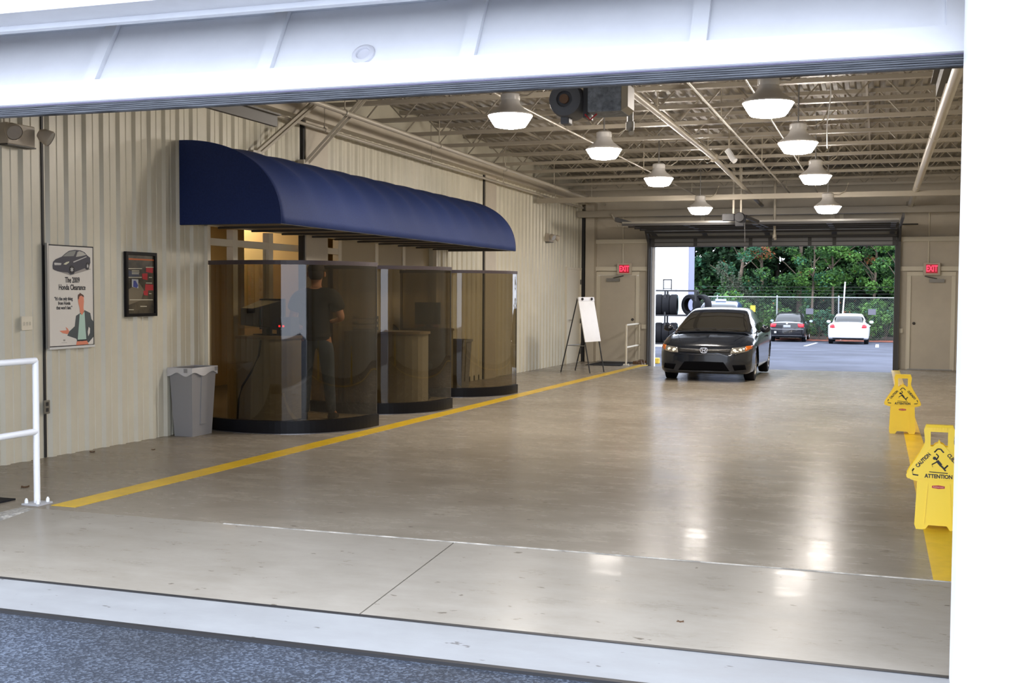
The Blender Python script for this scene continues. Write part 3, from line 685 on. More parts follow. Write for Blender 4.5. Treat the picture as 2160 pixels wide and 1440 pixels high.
# second poster, black frame
p2 = thing('framed_poster', 'small dark poster with red patches in a black frame', 'poster', (XL+.035, 9.17, 1.135))
QW, QH = .485, .635
fr = MB(); fr.box(0,0,0,.03,.03,QH).box(0,QW-.03,0,.03,QW,QH).box(0,.03,0,.03,QW-.03,.03).box(0,.03,QH-.03,.03,QW-.03,QH); ob('frame', fr, M_BLACK, p2)
def C2(px_, py_):
    u = (px_-1010)/378.0; top = 172+22*u; bot = 972-8*u; return u*QW, (1-(py_-top)/(bot-top))*QH
ob('print_sheet', MB().box(0, .03, .03, .012, QW-.03, QH-.03), mat('print_brown', (.10,.08,.05), .3, col2=(.02,.018,.014), nscale=5), p2)
flat('text_line', [(1055,255),(1365,272),(1365,290),(1055,275)], mat('print_orange', (.55,.13,.03), .5), p2, .0125, pm=C2)
flat('road_print', [(1042,640),(1180,560),(1240,650),(1200,770),(1042,830)], mat('print_road', (.17,.14,.09), .5), p2, .0125, pm=C2)
flat('blue_patch', [(1042,400),(1180,440),(1180,480),(1042,480)], mat('print_blue', (.05,.06,.10), .5), p2, .0125, pm=C2)
for q in ([(1265,370),(1355,375),(1350,440),(1265,425)], [(1215,445),(1285,440),(1280,525),(1220,510)], [(1255,575),(1355,580),(1355,650),(1250,650)], [(1230,655),(1290,650),(1285,715),(1235,705)]): flat('red_patch', q, M_REDP, p2, .013, pm=C2)
flat('white_patch', [(1090,510),(1168,515),(1168,625),(1090,605)], mat('print_pale', (.45,.47,.5), .5), p2, .013, pm=C2)
flat('blue_can_print', [(1110,530),(1135,530),(1165,590),(1150,620),(1105,605)], mat('print_bluecan', (.05,.07,.3), .5), p2, .0138, pm=C2)
for (a, b, c) in ((1045,1215,383), (1090,1180,410), (1090,1180,428), (1090,1175,446), (1042,1210,490), (1300,1340,492), (1262,1360,368), (1262,1340,560), (1300,1330,690), (1060,1350,765), (1190,1270,845), (1045,1110,885)):
    flat('text_line', [(a,c-6),(b,c-4),(b,c+5),(a,c+4)], mat('print_text', (.55,.52,.40), .5), p2, .0138, pm=C2)

# ------------------------------------------------------------------ wall fittings
sw = thing('switch_plate', 'white triple switch plate on the ribbed wall left of the large poster', 'switch', (XL+.03, 7.86, 1.105))
ob('plate', MB().box(0, -.065, -.06, .008, .065, .06), M_TRIM, sw, bevel=.003)
for k in (-1, 0, 1): ob('toggle', MB().box(.008, k*.035-.006, -.018, .018, k*.035+.006, .012), M_TRIM, sw)
ou = thing('wall_outlet', 'grey metal socket plate low on the wall behind the white handrail', 'outlet', (XL+.03, 8.09, .36))
ob('plate', MB().box(0, -.035, -.06, .008, .035, .06), mat('outlet_steel', (.22,.21,.18), .4, metal=.5), ou, bevel=.003)
for k in (-1, 1): ob('socket', MB().box(.008, -.015, k*.026-.016, .011, .015, k*.026+.016), M_BLK, ou)
def emerg(y, z, lab, s=1.0):
    t = thing('emergency_light', lab, 'emergency light', (XL+.03, y, z), 0, 'twin-head emergency lights on the left wall')
    ob('battery_case', MB().box(0, -.16*s, -.10*s, .10, .16*s, .08*s), mat('emer_beige', (.50,.44,.36), .5), t, bevel=.01)
    ob('bottom_seam', MB().box(.0, -.165*s, -.108*s, .104, .165*s, -.098*s), M_DKGREY, t)
    for k in (-1, 1):
        hd = MB(); c = Vector((.10+.03, k*.17*s, .03*s)); ax = Vector((.75, k*.35, -.45)).normalized()
        up = ax.cross(Vector((0,0,1))).normalized(); vp = up.cross(ax)
        rings = [(0,.035),(.03,.055),(.10,.07),(.11,.065)]
        vs = [c+ax*(d*s)+(up*math.cos(q*PI/8)+vp*math.sin(q*PI/8))*r*s for d, r in rings for q in range(16)]
        fs = [(i*16+q, i*16+(q+1) % 16, i*16+16+(q+1) % 16, i*16+16+q) for i in range(3) for q in range(16)]+[tuple(range(15,-1,-1))]
        hd.add(vs, fs); h_ = ob('lamp_head', hd, mat('emer_beige', (.50,.44,.36), .5), t, smooth=True)
        ob('lens', MB().add([c+ax*(.107*s)+(up*math.cos(q*PI/8)+vp*math.sin(q*PI/8))*.062*s for q in range(16)], [tuple(range(16))]), mat('emer_lens', (.45,.43,.42), .1, metal=.6), h_)
    ob('conduit', MB().tube([(.03, -.12*s, .08*s), (.03, -.12*s, .9)], .009, 6), M_WALL2, t)
    return t
emerg(7.72, 2.70, 'beige twin-head emergency light at the upper left of the near wall')
emerg(23.75, 2.60, 'small twin-head emergency light high on the wall beyond the awning')
for x, lab in ((-5.93, 'lit red exit sign over the left exit door'), (1.12, 'lit red exit sign over the right exit door')):
    t = thing('exit_sign', lab, 'exit sign', (x, YB-.16, 1.975), 0, 'red exit signs over the back doors')
    ob('housing', MB().box(-.18, -.03, -.14, .18, .03, .14), mat('exit_case', (.55,.47,.38), .5), t, bevel=.006)
    ob('face', MB().box(-.125, -.034, -.10, .125, -.03, .10), mat('exit_face', (.30,.02,.03), .4, emit=.10, ecol=(1,.03,.06)), t)
    text('lettering', 'EXIT', .19, M_RED, t, (0, -.036, 0), (PI/2, 0, 0), .001, sx=.62, bold=.005)
    ob('mount', MB().box(-.05, .03, -.05, .05, .13, .05), M_TRIM, t)

# ------------------------------------------------------------------ handrails
def handrail(name, posts, rails, base, lab, r, m):
    t = thing(name, lab, 'handrail', base)
    for p in posts:
        po = ob('post', MB().tube([(p[0], p[1], 0), (p[0], p[1], p[2])], r, 14), m, t, smooth=True)
        ob('base_plate', MB().box(p[0]-.07, p[1]-.07, 0, p[0]+.07, p[1]+.07, .012), mat('plate_grey', (.45,.45,.46), .5), po)
        for sx in (-1, 1):
            for sy in (-1, 1): ob('bolt', MB().lathe([(.012,.012),(.012,.03),(.005,.045),(0,.045)], 8, 'z', (p[0]+sx*.048, p[1]+sy*.048, 0)), m, po)
    for a, b in rails: ob('rail', MB().tube([a, b], r, 14), m, t, smooth=True)
    return t
handrail('handrail', [(0,0,.985), (0,-1.55,.985)], [((0,.0,.985),(0,-1.6,.985)), ((0,0,.50),(0,-1.55,.50))], (-5.455, 6.23, F(6.23)), 'white pipe handrail at the left edge by the near kerb', .022, M_WPAINT)
handrail('handrail', [(0,0,.94), (0,1.5,.94)], [((0,0,.94),(0,1.6,.94)), ((0,0,.42),(0,1.55,.42))], (-5.54, 25.45, F(25.45)), 'cream pipe handrail beside the left exit door', .022, M_TRIM)

# ------------------------------------------------------------------ easel
ea = thing('flipchart_easel', 'white flip board on a black folding easel near the far left corner', 'easel', (-5.80, 22.60, F(22.6)), math.atan2(.96, .275)-PI/2)
# local: +Y along board width? build explicitly: board normal +X, width +Y
ea.rotation_euler = (0, 0, -.279)
bwid = .64
FL0 = .30; top = Vector((-.0, 0, 1.56))
def bx_at(z): return FL0+( -.02-FL0)*(z/1.56)
bd = MB(); z0, z1 = .64, 1.55
bd.hexa([(bx_at(z0)+.02, -bwid/2, z0), (bx_at(z0)+.02, bwid/2, z0), (bx_at(z0)+.035, bwid/2, z0), (bx_at(z0)+.035, -bwid/2, z0)], [(bx_at(z1)+.02, -bwid/2, z1), (bx_at(z1)+.02, bwid/2, z1), (bx_at(z1)+.035, bwid/2, z1), (bx_at(z1)+.035, -bwid/2, z1)])
ob('board', bd, mat('board_gloss', (.80,.78,.76), .3, noise=.04, nscale=3), ea)
cl = MB(); cl.hexa([(bx_at(1.50)+.036, -bwid/2, 1.48), (bx_at(1.5)+.036, bwid/2, 1.48), (bx_at(1.5)+.05, bwid/2, 1.48), (bx_at(1.5)+.05, -bwid/2, 1.48)], [(bx_at(1.56)+.036, -bwid/2, 1.56), (bx_at(1.56)+.036, bwid/2, 1.56), (bx_at(1.56)+.05, bwid/2, 1.56), (bx_at(1.56)+.05, -bwid/2, 1.56)])
ob('clamp_bar', cl, mat('clamp_white', (.72,.70,.70), .3), ea)
for sy in (-.19, .19): ob('clamp_knob', MB().lathe([(.028,0),(.028,.02),(.02,.03),(0,.03)], 12, 'x', (bx_at(1.52)+.05, sy, 1.52)), M_BLK, ea)
for sy in (-1, 1):
    ob('leg', MB().tube([(FL0, sy*.29, 0), (-.0, sy*.29, 1.54)], .013, 8), M_BLK, ea)
    ob('leg', MB().tube([(-.40, sy*.29, 0), (-.01, sy*.29, 1.54)], .013, 8), M_BLK, ea)
ob('cross_brace', MB().tube([(-.26, -.29, .56), (-.26, .29, .56)], .009, 6), M_STEEL, ea)
ob('side_brace', MB().tube([(-.26, -.29, .56), (.19, -.29, .56)], .009, 6), M_STEEL, ea)

# ------------------------------------------------------------------ mats, debris
mt = slab(MB(), -6.45, -5.62, [25.2, 26.75], [F(25.2)+.012, F(26.75)+.012], .011)
tag(ob('door_mat', mt, M_RUB), 'flat black rubber mat before the left exit door', 'mat')
mt = slab(MB(), -6.7, -5.70, [5.35, 6.30], [F(5.35)+.012, F(6.3)+.012], .011)
tag(ob('door_mat', mt, M_RUB), 'dark mat corner beside the near white handrail', 'mat')
random.seed(3)
def leaf(x, y, z, s, m, lab):
    a = random.random()*6; pts = [(0,-1),(.35,-.6),(.95,-.5),(.55,0),(.8,.55),(.25,.5),(0,1.1),(-.25,.5),(-.8,.55),(-.55,0),(-.95,-.5),(-.35,-.6)]
    mb = MB().prism([(p[0]*s, p[1]*s) for p in pts], lambda u, v: (u, v, .002), lambda u, v: (u, v, .004+.35*abs(u)))
    o = ob('fallen_leaf', mb, m, loc=(x, y, z)); o.rotation_euler = (0, 0, a); return tag(o, lab, 'leaf')
M_LF = mat('leaf_tan', (.60, .26, .08), .7); M_LF2 = mat('leaf_brown', (.10, .05, .02), .8)
leaf(-2.70, 3.66, -.176, .022, M_LF, 'tan fallen leaf on the asphalt left of centre')
leaf(-1.53, 3.72, -.177, .024, M_LF, 'orange fallen leaf on the asphalt by the pavement edge')
leaf(-1.58, 3.80, -.177, .018, M_LF, 'smaller orange fallen leaf beside another at the pavement edge')
leaf(-6.02, 6.75, F(6.75), .03, M_LF2, 'dark brown leaf on the walkway behind the yellow stripe end')
leaf(-6.86, 8.55, F(8.55), .025, M_LF2, 'small brown leaf at the foot of the ribbed wall')
leaf(-6.45, 8.9, F(8.9), .018, M_LF2, 'tiny brown leaf on the walkway near the grey bin')
leaf(-.85, 5.15, -.135, .018, M_LF2, 'dark scrap of leaf on the near concrete slab')
pl = MB()
for k in range(60):
    a, b = random.uniform(-5.50, -5.38), random.uniform(26.2, 27.0); s = random.uniform(.02, .05)
    pl.box(a-s, b-s, F(b)-.01, a+s, b+s, F(b)+random.uniform(.01, .08))
tag(ob('leaf_debris', pl, M_LF2), 'brown leaf debris piled by the far left jamb', 'debris', kind='stuff')

# ------------------------------------------------------------------ caution signs
def sign_outline():
    body = [(-.118,0),(-.075,.0),(-.055,.022),(.055,.022),(.075,0),(.118,0),(.128,.03),(.118,.30),(.175,.31),(.180,.335),(.165,.37),(.075,.55),(.086,.62),(.075,.655),(-.075,.655),(-.086,.62),(-.075,.55),(-.165,.37),(-.180,.335),(-.175,.31),(-.118,.30),(-.128,.03)]
    return body
def caution(x, y, rz, lab):
    z = F(y)
    t = thing('caution_sign', lab, 'floor sign', (x, y, z), rz, 'yellow wet floor signs on the right stripe')
    tilt = .17
    for side, nm in ((-1, 'front_panel'), (1, 'rear_panel')):
        def P(a, h, n):   # n outward from the panel
            return (a, side*(.13-h*tilt+n), h)
        th = .012
        # plate with a hand hole: strips
        q = MB(); O = sign_outline()
        left = [(-.118,0),(-.128,.03),(-.118,.30),(-.175,.31),(-.180,.335),(-.165,.37),(-.118,.455),(-.105,.48),(-.082,.53),(-.078,.55),(-.084,.60),(-.086,.62),(-.075,.655)]
        hs = [p[1] for p in left]
        import bisect
        def hw(h):
            for (a0, h0), (a1, h1) in zip(left, left[1:]):
                if h0 <= h <= h1 and h1 > h0: return abs(a0+(a1-a0)*(h-h0)/(h1-h0))
            return abs(left[-1][0])
        lev = sorted(set([0, .03, .15, .299, .305, .32, .335, .37, .42, .47, .52, .535, .56, .585, .60, .612, .62, .64, .655]))
        for h0, h1 in zip(lev, lev[1:]):
            w0, w1 = hw(h0+1e-4), hw(h1-1e-4)
            segs = [(-1, 1)]
            hole0 = .52 <= h0 < .612
            def quad(a0, b0, a1, b1):
                q.hexa([P(a0,h0,0),P(b0,h0,0),P(b0,h0,-th),P(a0,h0,-th)], [P(a1,h1,0),P(b1,h1,0),P(b1,h1,-th),P(a1,h1,-th)])
            if h0 < .03: quad(-w0, -.07, -w1, -.05); quad(.07, w0, .05, w1); continue
            if hole0:
                k0 = .048; quad(-w0, -k0, -w1, -k0); quad(k0, w0, k0, w1)
                hb = .52+.035
                if h0 < .55: quad(-.016*(1-(h0-.52)/.04), .016*(1-(h0-.52)/.04), -.016*max(0,(1-(h1-.52)/.04)), .016*max(0,(1-(h1-.52)/.04)))
            else: quad(-w0, w0, -w1, w1)
        pn = ob(nm, q, M_YPL, t)
        for k in range(6): ob('grip_rib', MB().hexa([P(-.04+k*.016-.003,.622,.0),P(-.04+k*.016+.003,.622,.0),P(-.04+k*.016+.003,.622,.003),P(-.04+k*.016-.003,.622,.003)], [P(-.04+k*.016-.003,.65,.0),P(-.04+k*.016+.003,.65,.0),P(-.04+k*.016+.003,.65,.003),P(-.04+k*.016-.003,.65,.003)]), M_YPL, pn)
        for sx in (-1, 1): ob('moulded_rib', MB().hexa([P(sx*.075,.04,0),P(sx*.075+.004,.04,0),P(sx*.075+.004,.04,.003),P(sx*.075,.04,.003)], [P(sx*.06,.29,0),P(sx*.06+.004,.29,0),P(sx*.06+.004,.29,.003),P(sx*.06,.29,.003)]), M_YPL, pn)
        # raised triangle
        tri = [(-.172,.314),(.172,.314),(.177,.335),(.163,.365),(.022,.535),(0,.545),(-.022,.535),(-.163,.365),(-.177,.335)]
        ob('triangle_plate', MB().prism(tri, lambda a, b: P(a, b, .0), lambda a, b: P(a, b, .005)), M_YPL, pn)
        if side == -1:
            rx = PI/2+math.atan(-tilt)*1.0
            def tx(s, a, h, size, rot, sx=.85, m=M_INK, bold=.0012):
                o = text('lettering', s, size, m, pn, P(a, h, .0062), (0,0,0), .0006, sx=sx, bold=bold)
                o.rotation_euler = (Matrix.Rotation(PI/2-math.atan(tilt), 3, 'X') @ Matrix.Rotation(rot, 3, 'Z')).to_euler(); return o
            tx('ATTENTION', 0, .335, .034, 0, .80); ang = math.atan2(.17, .14)
            tx('CAUTION', -.086, .432, .031, ang, .80); tx('CUIDADO', .086, .432, .031, -ang, .80)
            def stk(pts, w):
                mb = MB()
                for (a0, h0), (a1, h1) in zip(pts, pts[1:]): mb.bar(P(a0,h0,.006), P(a1,h1,.006), .0015, w)
                return ob('triangle_line', mb, M_INK, pn)
            stk([(-.026,.485),(-.008,.507),(.008,.507),(.026,.485)], .008); stk([(-.137,.378),(-.146,.362),(-.143,.340),(-.112,.336)], .008); stk([(.137,.378),(.146,.362),(.143,.340),(.112,.336)], .008)
            stk([(-.052,.362),(.05,.358)], .005)
            fig = MB()
            def limb(pts, w):
                for (a0, h0), (a1, h1) in zip(pts, pts[1:]): fig.bar(P(a0,h0,.006), P(a1,h1,.006), .0015, w)
            limb([(-.012,.432),(.010,.405)], .022); limb([(-.015,.436),(-.002,.462),(-.016,.476)], .007); limb([(-.012,.425),(-.038,.408),(-.034,.392)], .007)
            limb([(.008,.408),(.030,.385),(.050,.408)], .009); limb([(.006,.406),(.022,.392),(.038,.372)], .009)
            fig.prism([(-.024+.010*math.cos(k*PI/6), .448+.010*math.sin(k*PI/6)) for k in range(12)], lambda a, b: P(a,b,.0055), lambda a, b: P(a,b,.007))
            ob('falling_figure', fig, M_INK, pn)
            ob('maker_mark', MB().prism([(-.035,.262),(0,.258),(.035,.262),(.035,.276),(0,.280),(-.035,.276)], lambda a, b: P(a,b,.0), lambda a, b: P(a,b,.0015)), M_REDP, pn)
            tx('Rubbermaid', 0, .269, .013, 0, .9, mat('mark_pale', (.8,.5,.3), .5), 0).location = P(0,.269,.0018)
    ob('hinge', MB().box(-.075, -.024, .640, .075, .024, .656), M_YPL, t); t.scale = (1.08, 1, 1)
    return t
caution(.385, 7.62, -.045, 'yellow wet floor caution sign nearest the white pillar')
caution(.275, 13.25, -.01, 'yellow wet floor caution sign farther along the right stripe')

# ------------------------------------------------------------------ high bay lamps
M_DOME = mat('lamp_dome', (.80, .78, .76), .3)
def lamp(x, y, z, lab, root=None):
    if root: return dup(root, (x, y, z), label=lab)
    t = thing('high_bay_lamp', lab, 'lamp', (x, y, z), 0, 'round high bay lamps under the roof')
    ob('refractor', MB().lathe([(0,-.10),(.10,-.098),(.165,-.085),(.185,-.06),(.235,.02),(.235,.035),(.21,.04)], 32), M_LAMP, t, smooth=True)
    ob('reflector_dome', MB().lathe([(.243,.03),(.243,.045),(.19,.085),(.13,.13),(.105,.17),(.10,.20)], 32), M_DOME, t, smooth=True)
    ob('ballast_housing', MB().lathe([(.10,.197),(.105,.205),(.105,.26),(.08,.28),(0,.285)], 20), M_DOME, t, smooth=True)
    hk = ob('hook', MB().tube([(0,0,0),(0,0,1)], .010, 8), M_STEEL, t, loc=(0,0,.28)); hk.scale = (1, 1, 4.165-z-.28)
    ob('cord', MB().tube([(.08,0,.25),(.2,0,.24),(.3,0,.30),(.36,0,.46)], .01, 6), M_PIPE, t)
    return t
LP = [(-3.83,11.6,3.27),(-3.58,14.9,3.30),(-3.49,18.4,3.25),(-3.38,22.2,3.04),(-1.04,11.0,3.18),(-.985,14.3,3.22),(-.952,17.7,3.155),(-.923,21.4,2.965)]
LN = ['nearest lit lamp of the left row', 'second nearest lit lamp of the left row', 'third lit lamp of the left row', 'farthest lit lamp of the left row, above the far door', 'nearest lit lamp of the right row', 'second nearest lit lamp of the right row', 'third lit lamp of the right row', 'farthest lit lamp of the right row']
l0 = None
for (x, y, z), n in zip(LP, LN):
    r = lamp(x, y, z, n, l0); l0 = l0 or r
    for c in COL.objects:
        if c.parent == r and c.name.startswith('hook'): c.scale = (1, 1, 4.165-z-.28)

# ------------------------------------------------------------------ pipes and conduits
def pipe(pts, r, lab, name='pipe', m=M_PIPE, n=10, hang=None):
    b = Vector(pts[0]); t = thing(name, lab, 'pipe', b)
    ob('run', MB().tube([Vector(p)-b for p in pts], r, n), m, t, smooth=True)
    for k in range(1, len(pts)-1):
        p = Vector(pts[k])-b; ob('elbow', MB().lathe([(0,-r*1.6),(r*1.35,-r*1.3),(r*1.35,r*1.3),(0,r*1.6)], 12, 'z', p), m, t, smooth=True)
    if hang:
        a, c = Vector(pts[0]), Vector(pts[-1]); L = int((c-a).length/hang)
        for k in range(1, L+1):
            q = a+(c-a).normalized()*k*hang-b; ob('hanger', MB().tube([q, q+Vector((0,0,JZ1-.1-(q.z+b.z)))], .008, 6).lathe([(r+.008,-.012),(r+.012,-.012),(r+.012,.012),(r+.008,.012)], 12, 'y', q), m, t)
    return t
pipe([(-6.26, 9.4, 3.60), (-6.26, 26.2, 3.50)], .033, 'thick painted pipe running along the roof above the awning', hang=3.1)
pipe([(-6.80, 9.4, 3.47), (-6.80, 26.2, 3.42)], .022, 'thin painted pipe hugging the top of the ribbed wall', hang=3.6)
pipe([(-2.66, 9.6, 3.62), (-2.60, 18.5, 3.60), (-2.60, 26.4, 3.42)], .042, 'thick beige pipe running down the middle of the roof', hang=4.2)
pipe([(-1.98, 9.5, 3.64), (-1.90, 26.3, 3.60)], .016, 'thin conduit between the two lamp rows', hang=5)
pipe([(-4.15, 9.8, 3.62), (-3.95, 26.0, 3.60)], .014, 'thin conduit feeding the left lamp row', hang=5)
pipe([(-1.35, 9.4, 3.60), (-1.30, 26.0, 3.58)], .014, 'thin conduit feeding the right lamp row', hang=5)
pipe([(.66, 9.5, 3.52), (.62, 26.3, 3.36), (.62, 27.05, 3.30)], .062, 'fat beige pipe under the roof at the right side', hang=6)
pipe([(-1.86, 8.6, 4.0), (-1.86, 8.6, 2.69), (-1.84, 8.56, 2.63)], .024, 'vertical painted pipe end hanging beside the near door motor')
pipe([(-2.15, 24.6, 4.0), (-2.15, 24.6, 2.62), (-2.13, 24.55, 2.56)], .03, 'vertical painted pipe end hanging before the far door')
pipe([(-6.05, 26.0, 3.25), (-5.95, 26.3, 3.0), (-5.2, 26.5, 2.98)], .02, 'small painted pipe at the top of the far left track')
el = thing('swivel_camera', 'bright white elbow-shaped fitting hanging between the lamp rows', 'fitting', (-2.15, 17.0, 3.42))
ob('body', MB().tube([(-.05,0,.12),(0,0,.05),(.04,-.04,-.02),(.08,-.06,-.06)], .045, 12), M_WPAINT, el, smooth=True); ob('drop_rod', MB().tube([(-.02,0,.1),(-.02,0,.6)], .012, 6), M_PIPE, el)
tag(ob('dangling_string', MB().tube([(-.02,0,0),(0,0,-.35),(-.04,0,-.72),(-.03,0,-1.0)], .007, 6), M_WPAINT, loc=(-.60, 14.2, 4.16)), 'white string dangling from the roof by the right lamp row', 'string')
tag(ob('fallen_cable', MB().tube([(0,0,.0),(.14,.0,-.16),(.42,.1,-.27),(.8,.1,-.30),(1.2,.1,-.26)], .022, 8), M_PIPE, loc=(-4.95, 11.5, 3.95)), 'drooping flexible conduit beside the nearest left lamp', 'cable')

# ------------------------------------------------------------------ door operators
op = thing('door_operator', 'dark motor and control box hanging behind the near overhead door', 'door operator', (-1.85, 7.5, 2.70))
mt = MB().lathe([(0,-.13),(.05,-.13),(.055,-.15),(.075,-.15),(.11,-.13),(.118,-.10),(.118,.08),(.10,.10),(0,.10)], 24, 'y', (-.19, -.02, -.0))
ob('motor', mt, mat('motor_grey', (.09,.09,.092), .5), op, smooth=True)
ob('motor_hub', MB().lathe([(0,-.156),(.032,-.156),(.032,-.13)], 16, 'y', (-.19,-.02,0)), mat('hub_brown', (.14,.07,.03), .5), op)
ob('motor_foot', MB().box(-.23, -.12, -.16, -.17, -.02, -.09), mat('motor_grey', (.09,.09,.092), .5), op, bevel=.01)
ob('control_box', MB().box(-.03, -.16, -.095, .20, .10, .125), mat('box_grey', (.17,.18,.185), .55, noise=.5, nscale=22), op, bevel=.006)
ob('box_end', MB().hexa([(.20,-.15,-.09),(.235,-.11,-.06),(.235,.09,-.06),(.20,.10,-.09)], [(.20,-.15,.12),(.235,-.11,.09),(.235,.09,.09),(.20,.10,.12)]), mat('end_tan', (.38,.33,.24), .5), op)
ob('brake_bracket', MB().box(-.075, -.10, -.12, -.045, .06, .16), M_DKGREY, op); ob('red_wire', MB().tube([(-.06,-.1,-.10),(-.02,-.12,-.14),(.02,-.1,-.10)], .006, 6), M_REDP, op)
for sx in (-.25, .18): ob('hanger_angle', MB().bar((sx, 0, .10), (sx, 0, 1.25), .03, .03), M_DKGREY, op)
ob('mounting_plate', MB().box(-.30, -.10, .12, .22, .12, .14), M_DKGREY, op)
op2 = thing('door_operator', 'small dark motor with square box above the far overhead door', 'door operator', (-2.72, 23.1, 2.93))
ob('control_box', MB().box(-.34, -.06, -.06, -.10, .12, .08), M_BLK, op2, bevel=.006)
ob('motor', MB().lathe([(0,-.2),(.09,-.2),(.10,-.16),(.10,.1),(0,.1)], 18, 'y', (.02, 0, .0)), M_BLK, op2, smooth=True)
ob('gear_case', MB().hexa([(-.07,-.1,-.17),(.09,-.1,-.17),(.09,.1,-.17),(-.07,.1,-.17)], [(-.09,-.12,.05),(.14,-.12,.05),(.14,.12,.05),(-.09,.12,.05)]), M_BLK, op2)
ob('draw_arm', MB().bar((.12,0,.02), (.48,.9,-.12), .05, .06), M_DKGREY, op2)
for sx in (-.12, .03): ob('hanger_angle', MB().bar((sx, 0, .05), (sx, 0, 1.0), .035, .035), M_PIPE, op2)
ob('pull_chain', MB().tube([(.12,-.1,-.1),(.13,-.1,-.50)], .008, 6), M_DKGREY, op2)

# ------------------------------------------------------------------ person behind the nearest screen (seen from behind)
def skin_mesh(name, pts, edges, rad, m, parent, sub=2, smooth=True, rotz=0):
    me = bpy.data.meshes.new(name); me.from_pydata(pts, edges, []); o = bpy.data.objects.new(name, me); COL.objects.link(o)
    s = o.modifiers.new('skin', 'SKIN'); s.use_smooth_shade = True
    for i, v in enumerate(me.skin_vertices[0].data):
        r = rad[i]; v.radius = r if isinstance(r, tuple) else (r, r); v.use_root = (i == 0)
    b = o.modifiers.new('sub', 'SUBSURF'); b.levels = sub; b.render_levels = sub
    dg = bpy.context.evaluated_depsgraph_get(); m2 = bpy.data.meshes.new_from_object(o.evaluated_get(dg)); bpy.data.objects.remove(o)
    m2.name = name; m2.materials.clear(); m2.materials.append(m)
    m2.polygons.foreach_set('use_smooth', [True]*len(m2.polygons))
    q = bpy.data.objects.new(name, m2); COL.objects.link(q); q.parent = parent; return q
M_SKIN = mat('skin', (.55, .28, .18), .5)
# local: faces +Y, height 1.80
pe = thing('person', 'person standing with their back turned in a dark polo shirt and jeans', 'person', (-6.40, 12.02, F(12.0)), .40); pe.scale = (1.07, 1.07, 1.035)
J = {'pel':(0,0,.96),'wst':(0,.0,1.10),'chs':(0,-.01,1.30),'upc':(0,-.01,1.43),'nck':(0,0,1.53),'hd0':(0,.015,1.60),'hd1':(0,.02,1.68),'hd2':(0,.012,1.755),
 'shL':(-.185,-.01,1.44),'elL':(-.27,-.02,1.16),'wrL':(-.22,.20,1.06),'hnL':(-.20,.27,1.05),
 'shR':(.185,-.01,1.44),'elR':(.285,-.03,1.17),'wrR':(.20,.19,1.13),'hnR':(.17,.26,1.13),
 'hpL':(-.10,0,.90),'knL':(-.12,.01,.50),'anL':(-.13,-.02,.09),'toL':(-.15,.13,.035),
 'hpR':(.10,0,.90),'knR':(.13,.03,.50),'anR':(.17,.0,.09),'toR':(.20,.15,.035)}
E_ = [('pel','wst'),('wst','chs'),('chs','upc'),('upc','nck'),('nck','hd0'),('hd0','hd1'),('hd1','hd2'),('upc','shL'),('shL','elL'),('elL','wrL'),('wrL','hnL'),('upc','shR'),('shR','elR'),('elR','wrR'),('wrR','hnR'),('pel','hpL'),('hpL','knL'),('knL','anL'),('anL','toL'),('pel','hpR'),('hpR','knR'),('knR','anR'),('anR','toR')]
RD = {'pel':(.12,.09),'wst':(.125,.09),'chs':(.155,.11),'upc':(.13,.09),'nck':.055,'hd0':.065,'hd1':(.085,.10),'hd2':(.07,.085),'shL':.066,'elL':.043,'wrL':.028,'hnL':(.036,.018),'shR':.066,'elR':.043,'wrR':.028,'hnR':(.036,.018),'hpL':.092,'knL':.062,'anL':.042,'toL':.03,'hpR':.092,'knR':.062,'anR':.042,'toR':.03}
names = list(J); idx = {n: i for i, n in enumerate(names)}
pts = [J[n] for n in names]; edg = [(idx[a], idx[b]) for a, b in E_]; rad = [RD[n] for n in names]
for hnd, sx in (('hnL', 1), ('hnR', -1)):      # fingers and thumb
    h0 = Vector(J[hnd])
    for k, (dx, L) in enumerate(((-.027,.062),(-.009,.072),(.009,.068),(.027,.052))):
        a = h0+Vector((dx, .02, .0)); b = a+Vector((dx*.2, L*.6, -.004)); c = b+Vector((0, L*.35, -.022)); i = len(pts)
        pts += [tuple(a), tuple(b), tuple(c)]; edg += [(idx[hnd], i), (i, i+1), (i+1, i+2)]; rad += [.0095, .0085, .0075]
    a = h0+Vector((sx*.040, -.02, .0)); b = a+Vector((sx*.014, .030, -.002)); i = len(pts)
    pts += [tuple(a), tuple(b)]; edg += [(idx[hnd], i), (i, i+1)]; rad += [.012, .009]
skin_mesh('body', pts, edg, rad, M_SKIN, pe)
def garment(name, ns, es, grow, m, over={}):
    id2 = {n: i for i, n in enumerate(ns)}; P = [over.get(n, J.get(n)) for n in ns]; R = []
    for n in ns:
        r = RD.get(n, RD.get(n[:3]+n[-1], .06)) if n in RD else grow[n]
        R.append(tuple(q+grow.get('_', .014) for q in r) if isinstance(r, tuple) else r+grow.get('_', .014))
    return skin_mesh(name, P, [(id2[a], id2[b]) for a, b in es], R, m, pe)
ex_ = {'slL': tuple((Vector(J['shL'])*.25+Vector(J['elL'])*.75)), 'slR': tuple((Vector(J['shR'])*.25+Vector(J['elR'])*.75)), 'hem': (0,0,.90), 'clr': (0,0,1.50)}
garment('polo_shirt', ['wst','hem','chs','upc','clr','shL','slL','shR','slR'], [('wst','hem'),('wst','chs'),('chs','upc'),('upc','clr'),('upc','shL'),('shL','slL'),('upc','shR'),('shR','slR')], {'slL':.060,'slR':.060,'hem':(.17,.155),'clr':(.07,.06),'_':.036}, mat('shirt_dark', (.022,.021,.022), .8), ex_)
